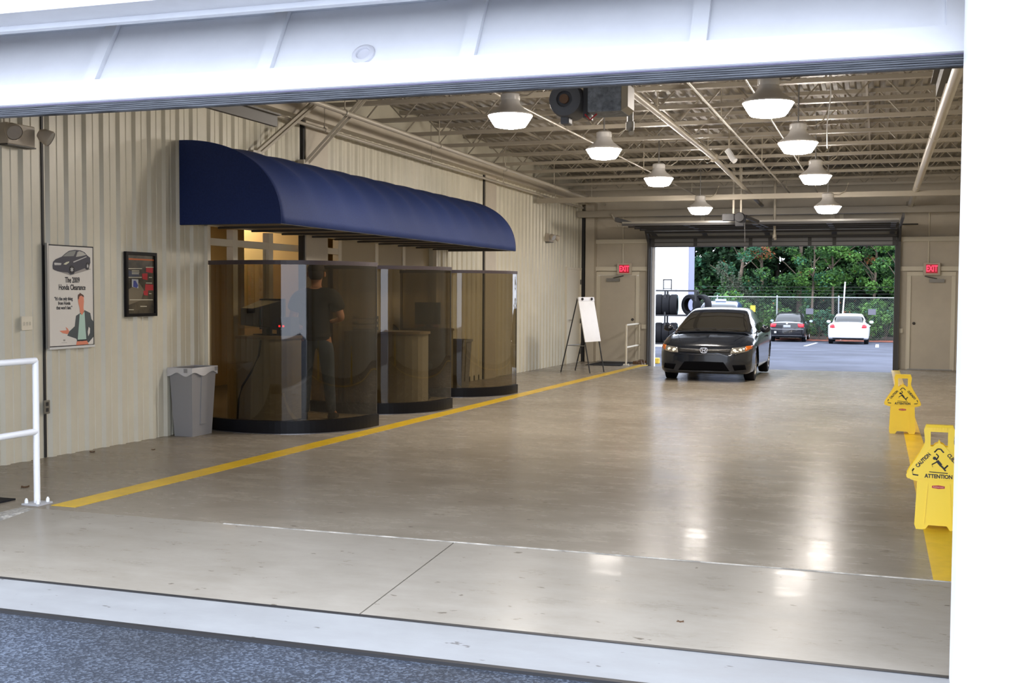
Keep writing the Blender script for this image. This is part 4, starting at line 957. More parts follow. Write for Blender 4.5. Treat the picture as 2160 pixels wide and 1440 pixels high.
garment('jeans', ['pel','top','hpL','knL','anL','hpR','knR','anR'], [('pel','top'),('pel','hpL'),('hpL','knL'),('knL','anL'),('pel','hpR'),('hpR','knR'),('knR','anR')], {'top':(.17,.13)}, mat('denim', (.06,.085,.14), .8, noise=.3, nscale=12), {'top':(0,0,1.03),'anL':(-.13,-.02,.06),'anR':(.17,0,.06)})
ob('collar', MB().lathe([(.075,1.475),(.073,1.50),(.066,1.53),(.07,1.53),(.085,1.49)], 20), mat('shirt_dark', (.022,.021,.022), .8), pe, smooth=True)
def ell(c, r, m, name, par, zmin=-1, n=20):
    mb = MB().grid(n, n, lambda u, v: (c[0]+r[0]*math.cos(2*PI*u)*math.sin(PI*v), c[1]+r[1]*math.sin(2*PI*u)*math.sin(PI*v), c[2]+r[2]*max(zmin, math.cos(PI*v))))
    return ob(name, mb, m, par, smooth=True)
ell((0,-.006,1.735), (.095,.108,.085), mat('hair_brown', (.035,.022,.015), .7), 'hair', pe, -.55)
ell((0,-.05,1.68), (.083,.062,.09), mat('hair_brown', (.035,.022,.015), .7), 'hair', pe, -.75)
for sx in (-1, 1):
    ell((sx*.094, .01, 1.675), (.012,.022,.032), M_SKIN, 'ear', pe); ell((sx*.033, .112, 1.695), (.013,.008,.009), mat('eye_white', (.8,.8,.8), .2), 'eye', pe, n=10)
ell((0,.128,1.665), (.014,.018,.026), M_SKIN, 'nose', pe, n=10); ell((0,.115,1.628), (.026,.008,.007), mat('lips', (.40,.14,.12), .5), 'mouth', pe, n=10)
ob('glasses', MB().tube([(-.095,.01,1.70),(-.06,.118,1.70),(0,.130,1.70),(.06,.118,1.70),(.095,.01,1.70)], .003, 6), M_BLK, pe)
ob('belt', MB().lathe([(.165,.955),(.168,.96),(.168,.99),(.165,.995)], 24), M_BLK, pe)
for n_, sx in (('L', -1), ('R', 1)):
    a, t_ = J['an'+n_], J['to'+n_]
    ob('shoe', MB().hexa([(a[0]-.045,a[1]-.08,0),(a[0]+.045,a[1]-.08,0),(t_[0]+.045,t_[1]+.04,0),(t_[0]-.045,t_[1]+.04,0)], [(a[0]-.04,a[1]-.07,.09),(a[0]+.04,a[1]-.07,.09),(t_[0]+.035,t_[1]+.02,.045),(t_[0]-.035,t_[1]+.02,.045)]), M_BLK, pe, bevel=.018)

# ================================================================== CARS
def interp(tab, y, c):
    ys = [r[0] for r in tab]; vs = [r[c] for r in tab]
    return float(np.interp(y, ys, vs))
def sm_interp(tab, y, c, w):
    return sum(interp(tab, y+w*k/2, c) for k in (-2,-1,0,1,2))/5
def bspline(ctrl, n):
    P = [ctrl[0], ctrl[0]]+list(ctrl)+[ctrl[-1], ctrl[-1]]; P = [ctrl[0]]*2+list(ctrl)+[ctrl[-1]]*2; out = []; m = len(P)-3
    for k in range(n):
        t = k/(n-1)*m; i = min(int(t), m-1); u = t-i
        b0 = (1-u)**3/6; b1 = (3*u**3-6*u*u+4)/6; b2 = (-3*u**3+3*u*u+3*u+1)/6; b3 = u**3/6
        out.append((sum(b*p[0] for b, p in zip((b0,b1,b2,b3), P[i:i+4])), sum(b*p[1] for b, p in zip((b0,b1,b2,b3), P[i:i+4]))))
    return out
class Car:
    def __init__(s, P):
        s.P = P
    def sec(s, y, n=34):
        T = s.P['body']; w = .03
        hw = sm_interp(T, y, 1, w); zb = sm_interp(T, y, 2, w); zs = sm_interp(T, y, 3, w); zt = sm_interp(T, y, 4, w); h = zs-zb
        c = [(0,zb),(.72*hw,zb),(.95*hw,zb+.005),(1.0*hw,zb+.14*h),(1.005*hw,zb+.42*h),(1.01*hw,zb+.66*h),(1.0*hw,zs-.10*h),(.96*hw,zs),(.86*hw,zs+.55*(zt-zs)),(.6*hw,zt-.006),(.3*hw,zt),(0,zt+.004)]
        return bspline(c, n)
    def build(s, name, lab, loc, rz, cat='car'):
        P = s.P; L = P['L']; t = thing(name, lab, cat, loc, rz)
        paint = P['paint']; n = 34
        ys = sorted(set([0,.012,.03,.05,.08,.12,.17]+[L-v for v in (0,.012,.03,.05,.08,.12,.17)]+[.17+(L-.34)*k/90 for k in range(91)]))
        wc = P['wheels']; wr = P['wr']+.045; zc = P['wr']
        rings = []
        for y in ys:
            half = s.sec(y, n); rings.append([(x, y, z) for x, z in half]+[(-x, y, z) for x, z in half[-2::-1]])
        m = len(rings[0]); V = [list(v) for r in rings for v in r]
        for v in V:       # snap to wheel arch circles
            if abs(v[0]) > .55*P['body'][8][1]:
                for cy in wc:
                    d = math.hypot(v[1]-cy, v[2]-zc)
                    if 0 < abs(d-wr) < .022: k = wr/d; v[1] = cy+(v[1]-cy)*k; v[2] = zc+(v[2]-zc)*k
        fs = []
        for i in range(len(ys)-1):
            for j in range(m-1):
                q = (i*m+j, (i+1)*m+j, (i+1)*m+j+1, i*m+j+1)
                c = [sum(V[k][a] for k in q)/4 for a in range(3)]
                if abs(c[0]) > .50*P['body'][8][1] and any(math.hypot(c[1]-cy, c[2]-zc) < wr-.004 for cy in wc): continue
                fs.append(q)
        for i in (0, len(ys)-1): fs.append(tuple(i*m+j for j in range(m)))
        g = MB(); g.add(V, fs); body = ob('body', g, paint, t, smooth=True)
        full = MB().add([v for r in rings for v in r], [(i*m+j, (i+1)*m+j, (i+1)*m+j+1, i*m+j+1) for i in range(len(ys)-1) for j in range(m-1)]+[tuple(j for j in range(m)), tuple((len(ys)-1)*m+j for j in range(m))])
        s.bvh = BVHTree.FromPolygons([Vector(v) for v in full.v], full.f)
        # inner dark tub closing the wheel wells
        tb = MB(); W = P['body'][8][1]
        tb.box(-W*.60, .25, .24, W*.60, L-.25, .58); ob('underbody', tb, M_BLK, t)
        for cy in wc:
            for sx in (-1, 1):
                a = MB().grid(15, 2, lambda u, v: (sx*(W*.60+v*(W*.97-W*.60)), cy+(wr+.004)*math.cos(PI*u), zc+(wr+.004)*math.sin(PI*u))); ob('wheel_arch_liner', a, M_BLK, t)
                wh = MB().lathe([(.0,-.10),(.19,-.10),(P['wr']-.05,-.105),(P['wr']-.012,-.09),(P['wr'],-.06),(P['wr'],.06),(P['wr']-.012,.09),(P['wr']-.06,.10),(.20,.085)], 30, 'x'); 
                if sx < 0: wh.v = [(-a, b, c) for a, b, c in wh.v]
                w = ob('tyre', wh, M_RUB, t, smooth=True, loc=(sx*(W-.125), cy, zc))
                rm = MB().lathe([(.205,.085),(.20,.095),(.19,.06),(.18,.055)], 26, 'x'); 
                for k in range(P.get('spokes', 5)):
                    a = 2*PI*k/P.get('spokes', 5); rm.bar((.07, .03*math.cos(a), .03*math.sin(a)), (.075, .19*math.cos(a), .19*math.sin(a)), .035, .02)
                rm.lathe([(0,.085),(.045,.083),(.05,.06)], 16, 'x')
                if sx < 0: rm.v = [(-a, b, c) for a, b, c in rm.v]
                ob('rim', rm, P['rim'], w, smooth=False)
                ob('brake_disc', MB().lathe([(0,.02*sx),(.15,.02*sx)], 20, 'x'), M_STEEL, w)
        # cabin
        C = P['cabin']; zB = P['belt']
        def cab(y, k):     # k in [-1,1]
            wb = sm_interp(C, y, 2, .05); wt = sm_interp(C, y, 3, .05); zt = sm_interp(C, y, 1, .08)
            z0 = zB-.03; h = zt-z0; ctrl = [(wb+.01,z0),(wb,z0+.12*h),(wb+(wt-wb)*.45,z0+.52*h),(wb+(wt-wb)*.92,z0+.88*h),(wt*.95,zt-.014),(wt*.75,zt-.002),(wt*.4,zt+.008),(0,zt+.012)]
            a = 1-abs(k); tt = a*40; q = bsp_cache(y, ctrl); i = min(int(tt), 39); u = tt-i
            x = q[i][0]+(q[i+1][0]-q[i][0])*u; z = q[i][1]+(q[i+1][1]-q[i][1])*u
            return (x if k >= 0 else -x, y, z)
        cache = {}
        def bsp_cache(y, ctrl):
            key = round(y, 5)
            if key not in cache: cache[key] = bspline(ctrl, 41)
            return cache[key]
        y0, y1 = C[0][0], C[-1][0]
        g = MB().grid(60, 41, lambda u, v: cab(y0+(y1-y0)*u, 1-2*v)); ob('cabin', g, paint, t, smooth=True)
        def patch(nm, ya, yb, ka, kb, m_, nu=14, nv=20, off=.005, mid=None):
            def fn(u, v):
                k = ka(u) + (kb(u)-ka(u))*v if callable(ka) else ka+(kb-ka)*v
                y = ya+(yb-ya)*u
                if mid: y += mid*(1-(2*v-1)**2)
                p = Vector(cab(y, k)); e = 1e-3
                du = Vector(cab(y+e, k))-Vector(cab(y-e, k)); dv = Vector(cab(y, max(-1, k-e)))-Vector(cab(y, min(1, k+e))); nn = du.cross(dv)
                nn = nn.normalized() if nn.length > 1e-12 else Vector((0,0,1))
                if nn.z < 0 and abs(k) < .5: nn = -nn
                if abs(k) >= .5 and nn.x*(1 if k > 0 else -1) < 0: nn = -nn
                return tuple(p+nn*off)
            return ob(nm, MB().grid(nu, nv, fn), m_, t, smooth=True)
        s.cab = cab
        glass = P['glass']
        ws0, ws1, rw0, rw1 = P['ws']+P['rw']
        kk = P.get('kw', .50)
        patch('windscreen', ws0, ws1, lambda u: kk+.04*u, lambda u: -kk-.04*u, P.get('wglass', glass), mid=-P.get('wcurve', .08))
        patch('rear_window', rw0, rw1, lambda u: kk, lambda u: -kk, glass, mid=P.get('wcurve', .08)*.8)
        for sg in (-1, 1):
            for (a, b) in P['side']: patch('side_window', a, b, lambda u: sg*.955, lambda u: sg*.70, glass, nu=16, nv=8, off=.006)
        s.t = t; return t
    def proj(s, x, z, front=True):
        o = Vector((x, -1 if front else s.P['L']+1, z)); d = Vector((0, 1 if front else -1, 0))
        hit = s.bvh.ray_cast(o, d); return hit[0] if hit[0] else None
    def decal(s, nm, topl, botl, m_, front=True, off=.006, nu=10, nv=4, parent=None, thick=0):
        """patch between two polylines (x,z) laid on the nose or tail"""
        def ev(pl, u):
            k = u*(len(pl)-1); i = min(int(k), len(pl)-2); f = k-i; return (pl[i][0]+(pl[i+1][0]-pl[i][0])*f, pl[i][1]+(pl[i+1][1]-pl[i][1])*f)
        last = [None]
        def fn(u, v):
            a, b = ev(topl, u), ev(botl, u); x, z = a[0]+(b[0]-a[0])*v, a[1]+(b[1]-a[1])*v
            p = s.proj(x, z, front)
            if p is None: p = last[0] or Vector((x, .3, z))
            last[0] = p; return (x, p.y-(off if front else -off), z)
        g = MB().grid(nu, nv, fn); o = ob(nm, g, m_, parent or s.t, smooth=True)
        md = o.modifiers.new('s', 'SOLIDIFY'); md.thickness = .006+thick; md.offset = 0
        return o
    def topd(s, nm, pts4, m_, off=.004, nu=12, nv=3):
        (a, b, c, d) = pts4
        def fn(u, v):
            p = Vector(a).lerp(Vector(b), u); q = Vector(d).lerp(Vector(c), u); r = p.lerp(q, v)
            h_ = s.bvh.ray_cast(Vector((r.x, r.y, 3)), Vector((0,0,-1)))[0]; return (r.x, r.y, (h_.z if h_ else 1)+off)
        return ob(nm, MB().grid(nu, nv, fn), m_, s.t, smooth=True)
def carpaint(n, c, rough=.2): return mat(n, c, rough, coat=.6, spec=.3)
M_CGLASS = mat('car_glass', (.010,.012,.012), .06, spec=.5)
M_WIND = mat('windscreen_glass', (.02,.018,.014), .03, spec=1.0, coat=1.0); MATS['windscreen_glass'].node_tree.nodes['Principled BSDF'].inputs['Coat IOR'].default_value = 2.3; MATS['windscreen_glass'].node_tree.nodes['Principled BSDF'].inputs['Coat Roughness'].default_value = .02
def door_handles(c, ys, z, m_, W):
    for sx in (-1, 1):
        for y in ys: ob('door_handle', MB().tube([(sx*(W-.005),y-.08,z),(sx*(W+.03),y-.06,z),(sx*(W+.03),y+.06,z),(sx*(W-.005),y+.08,z)], .014, 8), m_, c.t)
def mirrors(c, y, z, w, m_, lens=None, front=True):
    for sx in (-1, 1):
        mb = MB().grid(14, 12, lambda u, v: (sx*(w+.11+.10*math.cos(2*PI*u)*math.sin(PI*v)), y+.055*math.sin(2*PI*u)*math.sin(PI*v)+.0, z+.07*math.cos(PI*v)))
        q = ob('side_mirror', mb, m_, c.t, smooth=True); ob('mirror_foot', MB().bar((sx*(w-.06), y, z-.05), (sx*(w+.06), y, z-.02), .04, .03), M_BLK, q)
        if lens: ob('mirror_lens', MB().prism([(sx*(w+.11)+.085*math.cos(k*PI/8), z+.055*math.sin(k*PI/8)) for k in range(16)], lambda a, b: (a, y+.05, b), lambda a, b: (a, y+.058, b)), lens, q)

# --- main car: dark coupe facing the camera
W = .875
coupe = Car(dict(L=4.44, paint=carpaint('paint_dark', (.011,.014,.021)), wglass=M_WIND, glass=M_CGLASS, wheels=(.90, 3.55), wr=.315, rim=mat('rim_alloy', (.42,.40,.36), .25, metal=.9), spokes=10,
  body=[(0,.50,.22,.50,.60),(.03,.66,.19,.56,.655),(.10,.76,.17,.62,.705),(.25,.83,.16,.68,.755),(.50,.865,.16,.74,.815),(.80,.875,.17,.80,.865),(1.1,.875,.18,.84,.915),(1.4,.875,.19,.87,.94),(2.2,W,.19,.90,.95),(3.2,W,.19,.93,.97),(3.8,.865,.20,.95,1.01),(4.15,.82,.22,.94,1.02),(4.35,.74,.26,.88,.98),(4.42,.64,.32,.80,.90),(4.44,.5,.38,.7,.82)],
  belt=.90, cabin=[(.98,.90,.70,.62),(1.15,.955,.755,.66),(1.45,1.09,.80,.635),(1.75,1.22,.81,.60),(2.05,1.32,.81,.575),(2.35,1.362,.81,.565),(2.75,1.372,.81,.56),(3.1,1.345,.80,.555),(3.45,1.27,.78,.55),(3.75,1.15,.74,.55),(4.0,1.03,.70,.55),(4.1,.98,.66,.54)],
  ws=(1.13, 2.0), rw=(3.2, 3.92), side=[(1.75, 3.35)], kw=.64, wcurve=.12))
CX0, CY0 = -3.05, 20.72
coupe.build('coupe_car', 'dark grey coupe with its headlights facing into the drive lane', (CX0, CY0, F(CY0+2.2)), 0)
Mlh = mat('headlamp_glass', (.40,.38,.34), .08, metal=.6, spec=.8); Mamb = mat('amber', (.55,.12,.01), .2); Mbulb = mat('bulb_bright', (.9,.82,.66), .15, emit=.35, ecol=(1,.88,.65)); Mint = M_BLK
for sg in (-1, 1):
    hl = coupe.decal('headlight', [(sg*.50,.655),(sg*.66,.672),(sg*.80,.690)], [(sg*.475,.560),(sg*.62,.562),(sg*.80,.600)], Mlh)
    am = coupe.decal('turn_signal', [(sg*.735,.688),(sg*.845,.700)], [(sg*.74,.600),(sg*.84,.640)], Mamb, parent=coupe.t, off=.010, nu=5)
    for (x, z, r) in ((.555,.607,.034), (.655,.622,.028)):
        p = coupe.proj(sg*x, z); b = MB().lathe([(0,-.012),(r*.5,-.012),(r*.5,-.002),(r*.85,-.010),(r,-.010),(r,.01)], 18, 'y', (sg*x, p.y-.008, z)); ob('lamp_reflector', b, Mbulb, hl, smooth=True)
coupe.decal('upper_grille', [(-.49,.640),(0,.628),(.49,.640)], [(-.475,.575),(0,.560),(.475,.575)], M_BLK, nu=16)
coupe.decal('grille_bar', [(-.42,.618),(0,.608),(.42,.618)], [(-.42,.606),(0,.596),(.42,.606)], mat('bar_chrome_dark', (.12,.11,.10), .2, metal=.8), off=.012, nu=14, nv=3)
coupe.decal('lower_intake', [(-.36,.395),(0,.40),(.36,.395)], [(-.47,.235),(0,.232),(.47,.235)], mat('intake_black', (.003,.003,.004), .9, spec=.05), nu=16, nv=6)
for sg in (-1, 1): coupe.decal('side_intake', [(sg*.52,.345),(sg*.74,.355)], [(sg*.56,.245),(sg*.76,.265)], mat('intake_black', (.003,.003,.004), .9, spec=.05), nu=6)
coupe.decal('bumper_crease', [(-.62,.545),(0,.53),(.62,.545)], [(-.62,.538),(0,.523),(.62,.538)], carpaint('paint_dark', (.011,.014,.021)), off=.008, nu=16, nv=3)
p = coupe.proj(0, .602); yv = p.y-.022
em = MB()
def ebar(pts, w=.011):
    for a, b in zip(pts, pts[1:]): em.bar((a[0], yv, a[1]), (b[0], yv, b[1]), w, .012)
ebar([(-.060,.645),(-.066,.625),(-.055,.580),(-.035,.562),(.035,.562),(.055,.580),(.066,.625),(.060,.645),(.040,.652),(-.040,.652),(-.060,.645)], .010)
ebar([(-.036,.645),(-.022,.600),(-.030,.570)], .013); ebar([(.036,.645),(.022,.600),(.030,.570)], .013); ebar([(-.024,.603),(.024,.603)], .012)
ob('front_emblem', em, M_CHROME, coupe.t)
for sg in (-1, 1): coupe.topd('hood_crease', [(sg*.50,.35,0),(sg*.66,1.0,0),(sg*.668,1.0,0),(sg*.512,.35,0)], carpaint('paint_dark', (.011,.014,.021)), off=.008)
coupe.topd('cowl_panel', [(-.64,1.02,0),(.64,1.02,0),(.64,1.10,0),(-.64,1.10,0)], M_BLK, off=.012)
for sx in (-.35, .1): ob('wiper', MB().bar((sx, 1.04, .965), (sx+.42, 1.13, .985), .012, .012), M_BLK, coupe.t)
door_handles(coupe, (2.75,), .80, carpaint('paint_dark', (.011,.014,.021)), W)
mirrors(coupe, 1.62, .965, .84, carpaint('paint_dark', (.011,.014,.021)))
ob('seats', MB().box(-.55, 2.3, .6, -.1, 2.6, 1.1).box(.1, 2.3, .6, .55, 2.6, 1.1), M_BLK, coupe.t)
coupe.decal('rear_lamp', [(-.74,.86),(-.5,.86)], [(-.72,.74),(-.5,.74)], M_DEEPR, front=False, nu=6); coupe.decal('rear_lamp', [(.5,.86),(.74,.86)], [(.5,.74),(.72,.74)], M_DEEPR, front=False, nu=6)

def sedan(name, lab, x, y, front_to_cam, Wd, H, paint, rim, Lc=4.7, glass=M_CGLASS):
    k = H/1.45; W_ = Wd/2
    c = Car(dict(L=Lc, paint=paint, glass=glass, wheels=(.95, Lc-1.05), wr=.32, rim=rim, spokes=7,
      body=[(0,.55*W_/.9,.24,.55,.64),(.03,.72*W_/.9,.21,.6,.70),(.12,.80*W_/.9,.19,.66,.76),(.30,.86*W_/.9,.18,.70,.80),(.6,.885*W_/.9,.18,.76,.85),(1.0,W_,.19,.82,.90),(1.3,W_,.20,.87,.94),(2.0,W_,.20,.90,.96),(3.0,W_,.20,.93,.98),(Lc-1.0,W_,.21,.95,1.03),(Lc-.5,.885*W_/.9,.23,.95,1.05),(Lc-.2,.85*W_/.9,.27,.93,1.05),(Lc-.06,.80*W_/.9,.30,.88,1.0),(Lc-.02,.74*W_/.9,.33,.82,.94),(Lc,.62*W_/.9,.38,.75,.86)],
      belt=.92, cabin=[(1.05,.93,.72,.62),(1.25,1.0*k,.77,.64),(1.6,1.20*k,.80,.62),(1.95,1.36*k,.80,.60),(2.3,1.43*k,.80,.60),(2.8,1.45*k,.80,.60),(3.2,1.43*k,.79,.60),(3.5,1.36*k,.77,.59),(3.8,1.22*k,.74,.58),(4.05,1.06*k,.70,.58),(4.15,1.0,.66,.56)],
      ws=(1.28, 1.98), rw=(3.48, 4.02), side=[(1.75, 2.6), (2.66, 3.4)], kw=.62, wcurve=.10))
    if front_to_cam: c.build(name, lab, (x, y, G(y+2)), 0)
    else: c.build(name, lab, (x, y+Lc, G(y+2.2)), PI)
    return c
M_RIMS = mat('rim_silver', (.6,.6,.6), .3, metal=.8)
pb = carpaint('paint_black', (.012,.012,.014))
s1 = sedan('sedan_car', 'black sedan parked by the chain-link fence, red tail lamps towards us', -4.23, 56.0, False, 1.76, 1.46, pb, M_RIMS, 4.7)
for sg in (-1, 1): s1.decal('tail_lamp', [(sg*.50,.93),(sg*.80,.92)], [(sg*.54,.76),(sg*.80,.76)], M_DEEPR, front=False, nu=8)
s1.decal('licence_plate', [(-.17,.86),(.17,.86)], [(-.17,.74),(.17,.74)], mat('plate_pale', (.42,.44,.46), .4), front=False, off=.02, nu=4)
s1.decal('bumper_trim', [(-.78,.68),(0,.67),(.78,.68)], [(-.78,.645),(0,.635),(.78,.645)], mat('trim_grey', (.25,.25,.26), .3), front=False, nu=14)
s1.decal('bumper_trim', [(-.72,.36),(0,.35),(.72,.36)], [(-.72,.335),(0,.325),(.72,.335)], mat('trim_grey', (.25,.25,.26), .3), front=False, nu=14)
s1.decal('trunk_edge', [(-.72,1.0),(0,1.01),(.72,1.0)], [(-.72,.955),(0,.96),(.72,.955)], mat('trim_shine', (.35,.35,.36), .2), front=False, nu=14)
s1.decal('round_badge', [(-.04,.98),(.04,.98)], [(-.04,.90),(.04,.90)], mat('badge_bright', (.8,.8,.82), .2, emit=.0), front=False, off=.02, nu=6)
s1.decal('round_sticker', [(-.60,.55),(-.50,.55)][::-1] and [(.50,.56),(.60,.56)], [(.50,.46),(.60,.46)], M_WPAINT, front=False, off=.02, nu=4)
mirrors(s1, 1.75, 1.0, .86, mat('mirror_blue', (.03,.05,.10), .2), mat('mirror_sky', (.55,.75,.85), .1)); door_handles(s1, (2.2, 3.2), .84, pb, .88)
pw = carpaint('paint_white', (.82,.82,.85), .3)
s2 = sedan('sedan_car', 'white sedan parked by the chain-link fence with pink-red tail lamps', -1.31, 53.6, False, 1.84, 1.42, pw, M_STEEL, 4.8)
for sg in (-1, 1): s2.decal('tail_lamp', [(sg*.62,.93),(sg*.70,.97),(sg*.80,.90)], [(sg*.58,.80),(sg*.68,.78),(sg*.82,.80)], M_DEEPR, front=False, nu=8, off=.012)
s2.decal('trunk_handle', [(-.22,.905),(0,.915),(.22,.905)], [(-.22,.893),(0,.903),(.22,.893)], M_STEEL, front=False, off=.012, nu=8, nv=2)
s2.decal('bumper_line', [(-.75,.46),(0,.45),(.75,.46)], [(-.75,.445),(0,.435),(.75,.445)], mat('line_grey', (.5,.5,.55), .5), front=False, nu=12, nv=2)
s2.decal('lower_valance', [(-.70,.33),(0,.32),(.70,.33)], [(-.66,.26),(0,.25),(.66,.26)], M_BLK, front=False, nu=12)
mirrors(s2, 1.75, 1.0, .88, pw, mat('mirror_sky', (.55,.75,.85), .1)); door_handles(s2, (2.2, 3.2), .84, pw, .92)
pbu = carpaint('paint_blue', (.03,.055,.16))
s3 = sedan('sedan_car', 'dark blue car parked outside, its roof showing above the dark coupe', -5.15, 36.4, True, 1.80, 1.77, pbu, M_RIMS, 4.6)
mirrors(s3, 1.7, 1.0, .85, mat('mirror_teal', (.03,.13,.16), .2)); door_handles(s3, (2.2, 3.2), .84, pbu, .88)
for sg in (-1, 1): s3.decal('headlight', [(sg*.45,.72),(sg*.80,.74)], [(sg*.45,.62),(sg*.80,.64)], Mlh, nu=8)
s3.decal('grille', [(-.40,.72),(.40,.72)], [(-.38,.60),(.38,.60)], M_BLK, nu=8)
ob('roof_bar', MB().box(-.18, 2.3, 1.77, .18, 2.4, 1.83), M_WPAINT, s3.t, label='bright white strip on the roof')

# ================================================================== OUTSIDE THE FAR OPENING
# white building at the left
bwh = struct('building_wall', MB().box(-22, 44.0, -1.2, -7.17, 44.3, 7.5), M_WHITE)
struct('wall_seam', MB().box(-7.62, 43.985, -1.2, -7.58, 44.0, 7.5), mat('seam_grey', (.55,.55,.60), .5), parent=bwh)
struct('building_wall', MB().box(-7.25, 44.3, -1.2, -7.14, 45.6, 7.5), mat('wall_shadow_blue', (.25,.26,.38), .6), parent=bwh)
# tyre rack
TY = 35.0; zr = G(TY)
rk = thing('tyre_rack', 'black steel tyre rack outside against the left of the far opening', 'rack', (-6.35, TY, zr))
def rb(nm, p, q, w=.05): return ob(nm, MB().bar(p, q, w, w), M_BLK, rk)
for x in (-1.3, .0, .95):
    for dy in (-.22, .22): rb('upright', (x, dy, 0), (x, dy, 2.06))
    rb('top_bar', (x, -.22, 2.04), (x, .22, 2.04))
for z in (.38, 1.27, 2.04):
    for dy in (-.18, .18): rb('shelf_rail', (-1.3, dy, z), (.95, dy, z))
rb('end_brace', (.95, -.22, .3), (.95, .22, 1.1), .03)
def tyre_mb(r=.33, w=.21):
    return MB().lathe([(r*.62,-w/2+.02),(r*.66,-w/2),(r*.93,-w/2-.005),(r,-w/2+.03),(r,w/2-.03),(r*.93,w/2+.005),(r*.66,w/2),(r*.62,w/2-.02)], 32, 'x')
tyme = mesh_of('tyre', tyre_mb(), M_RUB, True); 
lbs = [['far left tyre of the rack top tier', 'second tyre from the left on the rack top tier', 'third tyre on the rack top tier', 'fourth tyre on the rack top tier', 'tyre with visible hole near the right end of the rack top tier', 'rightmost tyre of the rack top tier'],
       ['far left tyre of the rack lower tier', 'second tyre from the left on the rack lower tier', 'third tyre on the rack lower tier', 'fourth tyre on the rack lower tier', 'tyre near the right end of the rack lower tier', 'rightmost tyre of the rack lower tier']]
for r_, zz in enumerate((1.60, .71)):
    for k, dx in enumerate((-.98, -.745, -.51, -.275, .25, .60)):
        o = ob('loose_tyre', tyme, None, loc=(-5.83+dx, TY, zr+zz)); o.rotation_euler = (0, 0, .06 if k < 4 else .95)
        tag(o, lbs[r_][k], 'tyre', 'tyres on the outdoor rack')
        sb = ob('sidewall_stripe', MB().lathe([(.245,.107),(.262,.110)], 28, 'x'), mat('stripe_teal', (.12,.35,.32), .6), o)
fs_ = thing('small_sign', 'small empty black-framed sign standing on top of the tyre rack', 'sign', (-6.32, TY, zr+2.07))
fr = MB(); fr.box(-.14,-.01,.0,-.11,.01,.33).box(.11,-.01,.0,.14,.01,.33).box(-.14,-.01,.30,.14,.01,.33).box(-.14,-.01,.03,.14,.01,.05)
ob('frame', fr, M_BLK, fs_); ob('panel', MB().box(-.11,-.004,.05,.11,.004,.30), M_WPAINT, fs_)
yb = thing('parking_block', 'yellow block on the ground beside the left jamb of the far opening', 'block', (-5.62, 29.3, G(29.3)))
ob('block', MB().box(-.16,-.10,0,.14,.10,.15), mat('block_yellow', (.75,.50,.05), .6, noise=.3, nscale=9), yb, bevel=.02); ob('dark_mark', MB().box(-.03,-.105,.05,.04,-.10,.10), M_BLK, yb)
# parking lines and bright worn bands on the lot
for (x0, y0, x1, y1, lab) in ((-2.95, 49.3, -2.78, 55.3, ''), (-.03, 49.5, -.03, 54.5, '')):
    mb = MB(); mb.hexa([(x0-.07,y0,G(y0)-.02),(x0+.07,y0,G(y0)-.02),(x1+.07,y1,G(y1)-.02),(x1-.07,y1,G(y1)-.02)], [(x0-.07,y0,G(y0)+.006),(x0+.07,y0,G(y0)+.006),(x1+.07,y1,G(y1)+.006),(x1-.07,y1,G(y1)+.006)])
    struct('parking_line', mb, M_WPAINT, parent=lot, label='white painted parking line')
# leaf litter strip and earth behind
lit = MB().grid(60, 10, lambda u, v: (-30+50*u, 58.6+3.2*v, G(58.6+3.2*v)+.02+.10*random.random()*math.sin(PI*v)))
tag(ob('leaf_litter', lit, mat('litter_red', (.20,.055,.03), .9, noise=.7, nscale=3)), 'strip of reddish leaf litter along the foot of the fence', 'leaf litter', kind='stuff')
struct('ground_earth', MB().box(-60, 60.0, -1.4, 60, 110, -1.02), mat('earth', (.10,.07,.045), .9, noise=.5, nscale=.8))
# chain-link fence
FY = 60.4; fz = -1.03
fe = thing('chain_link_fence', 'grey chain-link fence with posts behind the parked cars', 'fence', (0, FY, fz))
M_WIRE = mat('fence_wire', (.24,.25,.26), .6, metal=.2)
px0 = -1.97
for k in range(-7, 5):
    x = px0+k*3.12; ob('fence_post', MB().tube([(x,0,0),(x,0,2.28)], .04, 10).lathe([(.045,2.28),(.03,2.33),(0,2.34)], 10, 'z', (x,0,0)), M_GALV, fe)
ob('top_rail', MB().tube([(-24,0,2.24),(12,0,2.24)], .028, 8), M_GALV, fe)
wm = MB(); st_ = .11; x = -14.0
while x < 5.0:
    for d in (-1, 1):
        # each diagonal wire as a thin strip, full height
        xa = x; xb = x+d*2.2; w = .0035
        wm.add([(xa-w,0,.03),(xa+w,0,.03),(xb+w,0,2.22),(xb-w,0,2.22)], [(0,1,2,3)])
        wm.add([(xa,-w,.03),(xa,w,.03),(xb,w,2.22),(xb,-w,2.22)], [(0,1,2,3)])
    x += st_
o = ob('wire_mesh', wm, M_WIRE, fe, kind='stuff', fix=False)
for z in (2.45, 2.62, 2.80): ob('barbed_wire', MB().tube([(-24,.0,z),(-6,.02,z-.03),(12,0,z)], .006, 5), M_DKGREY, fe)
for x, lab in ((-3.42, 'grey square sign wired to the fence between the two parked cars'), (-.32, 'grey sign wired to the fence right of the white sedan roof')):
    t = thing('fence_sign', lab, 'sign', (x, FY-.06, fz+1.50)); ob('plate', MB().box(-.19,-.005,-.14,.19,.005,.16), mat('sign_grey', (.13,.13,.16), .6), t)
    for sx in (-.15, .15): ob('wire_tie', MB().box(sx-.01,.005,.10,sx+.01,.06,.12), M_GALV, t)
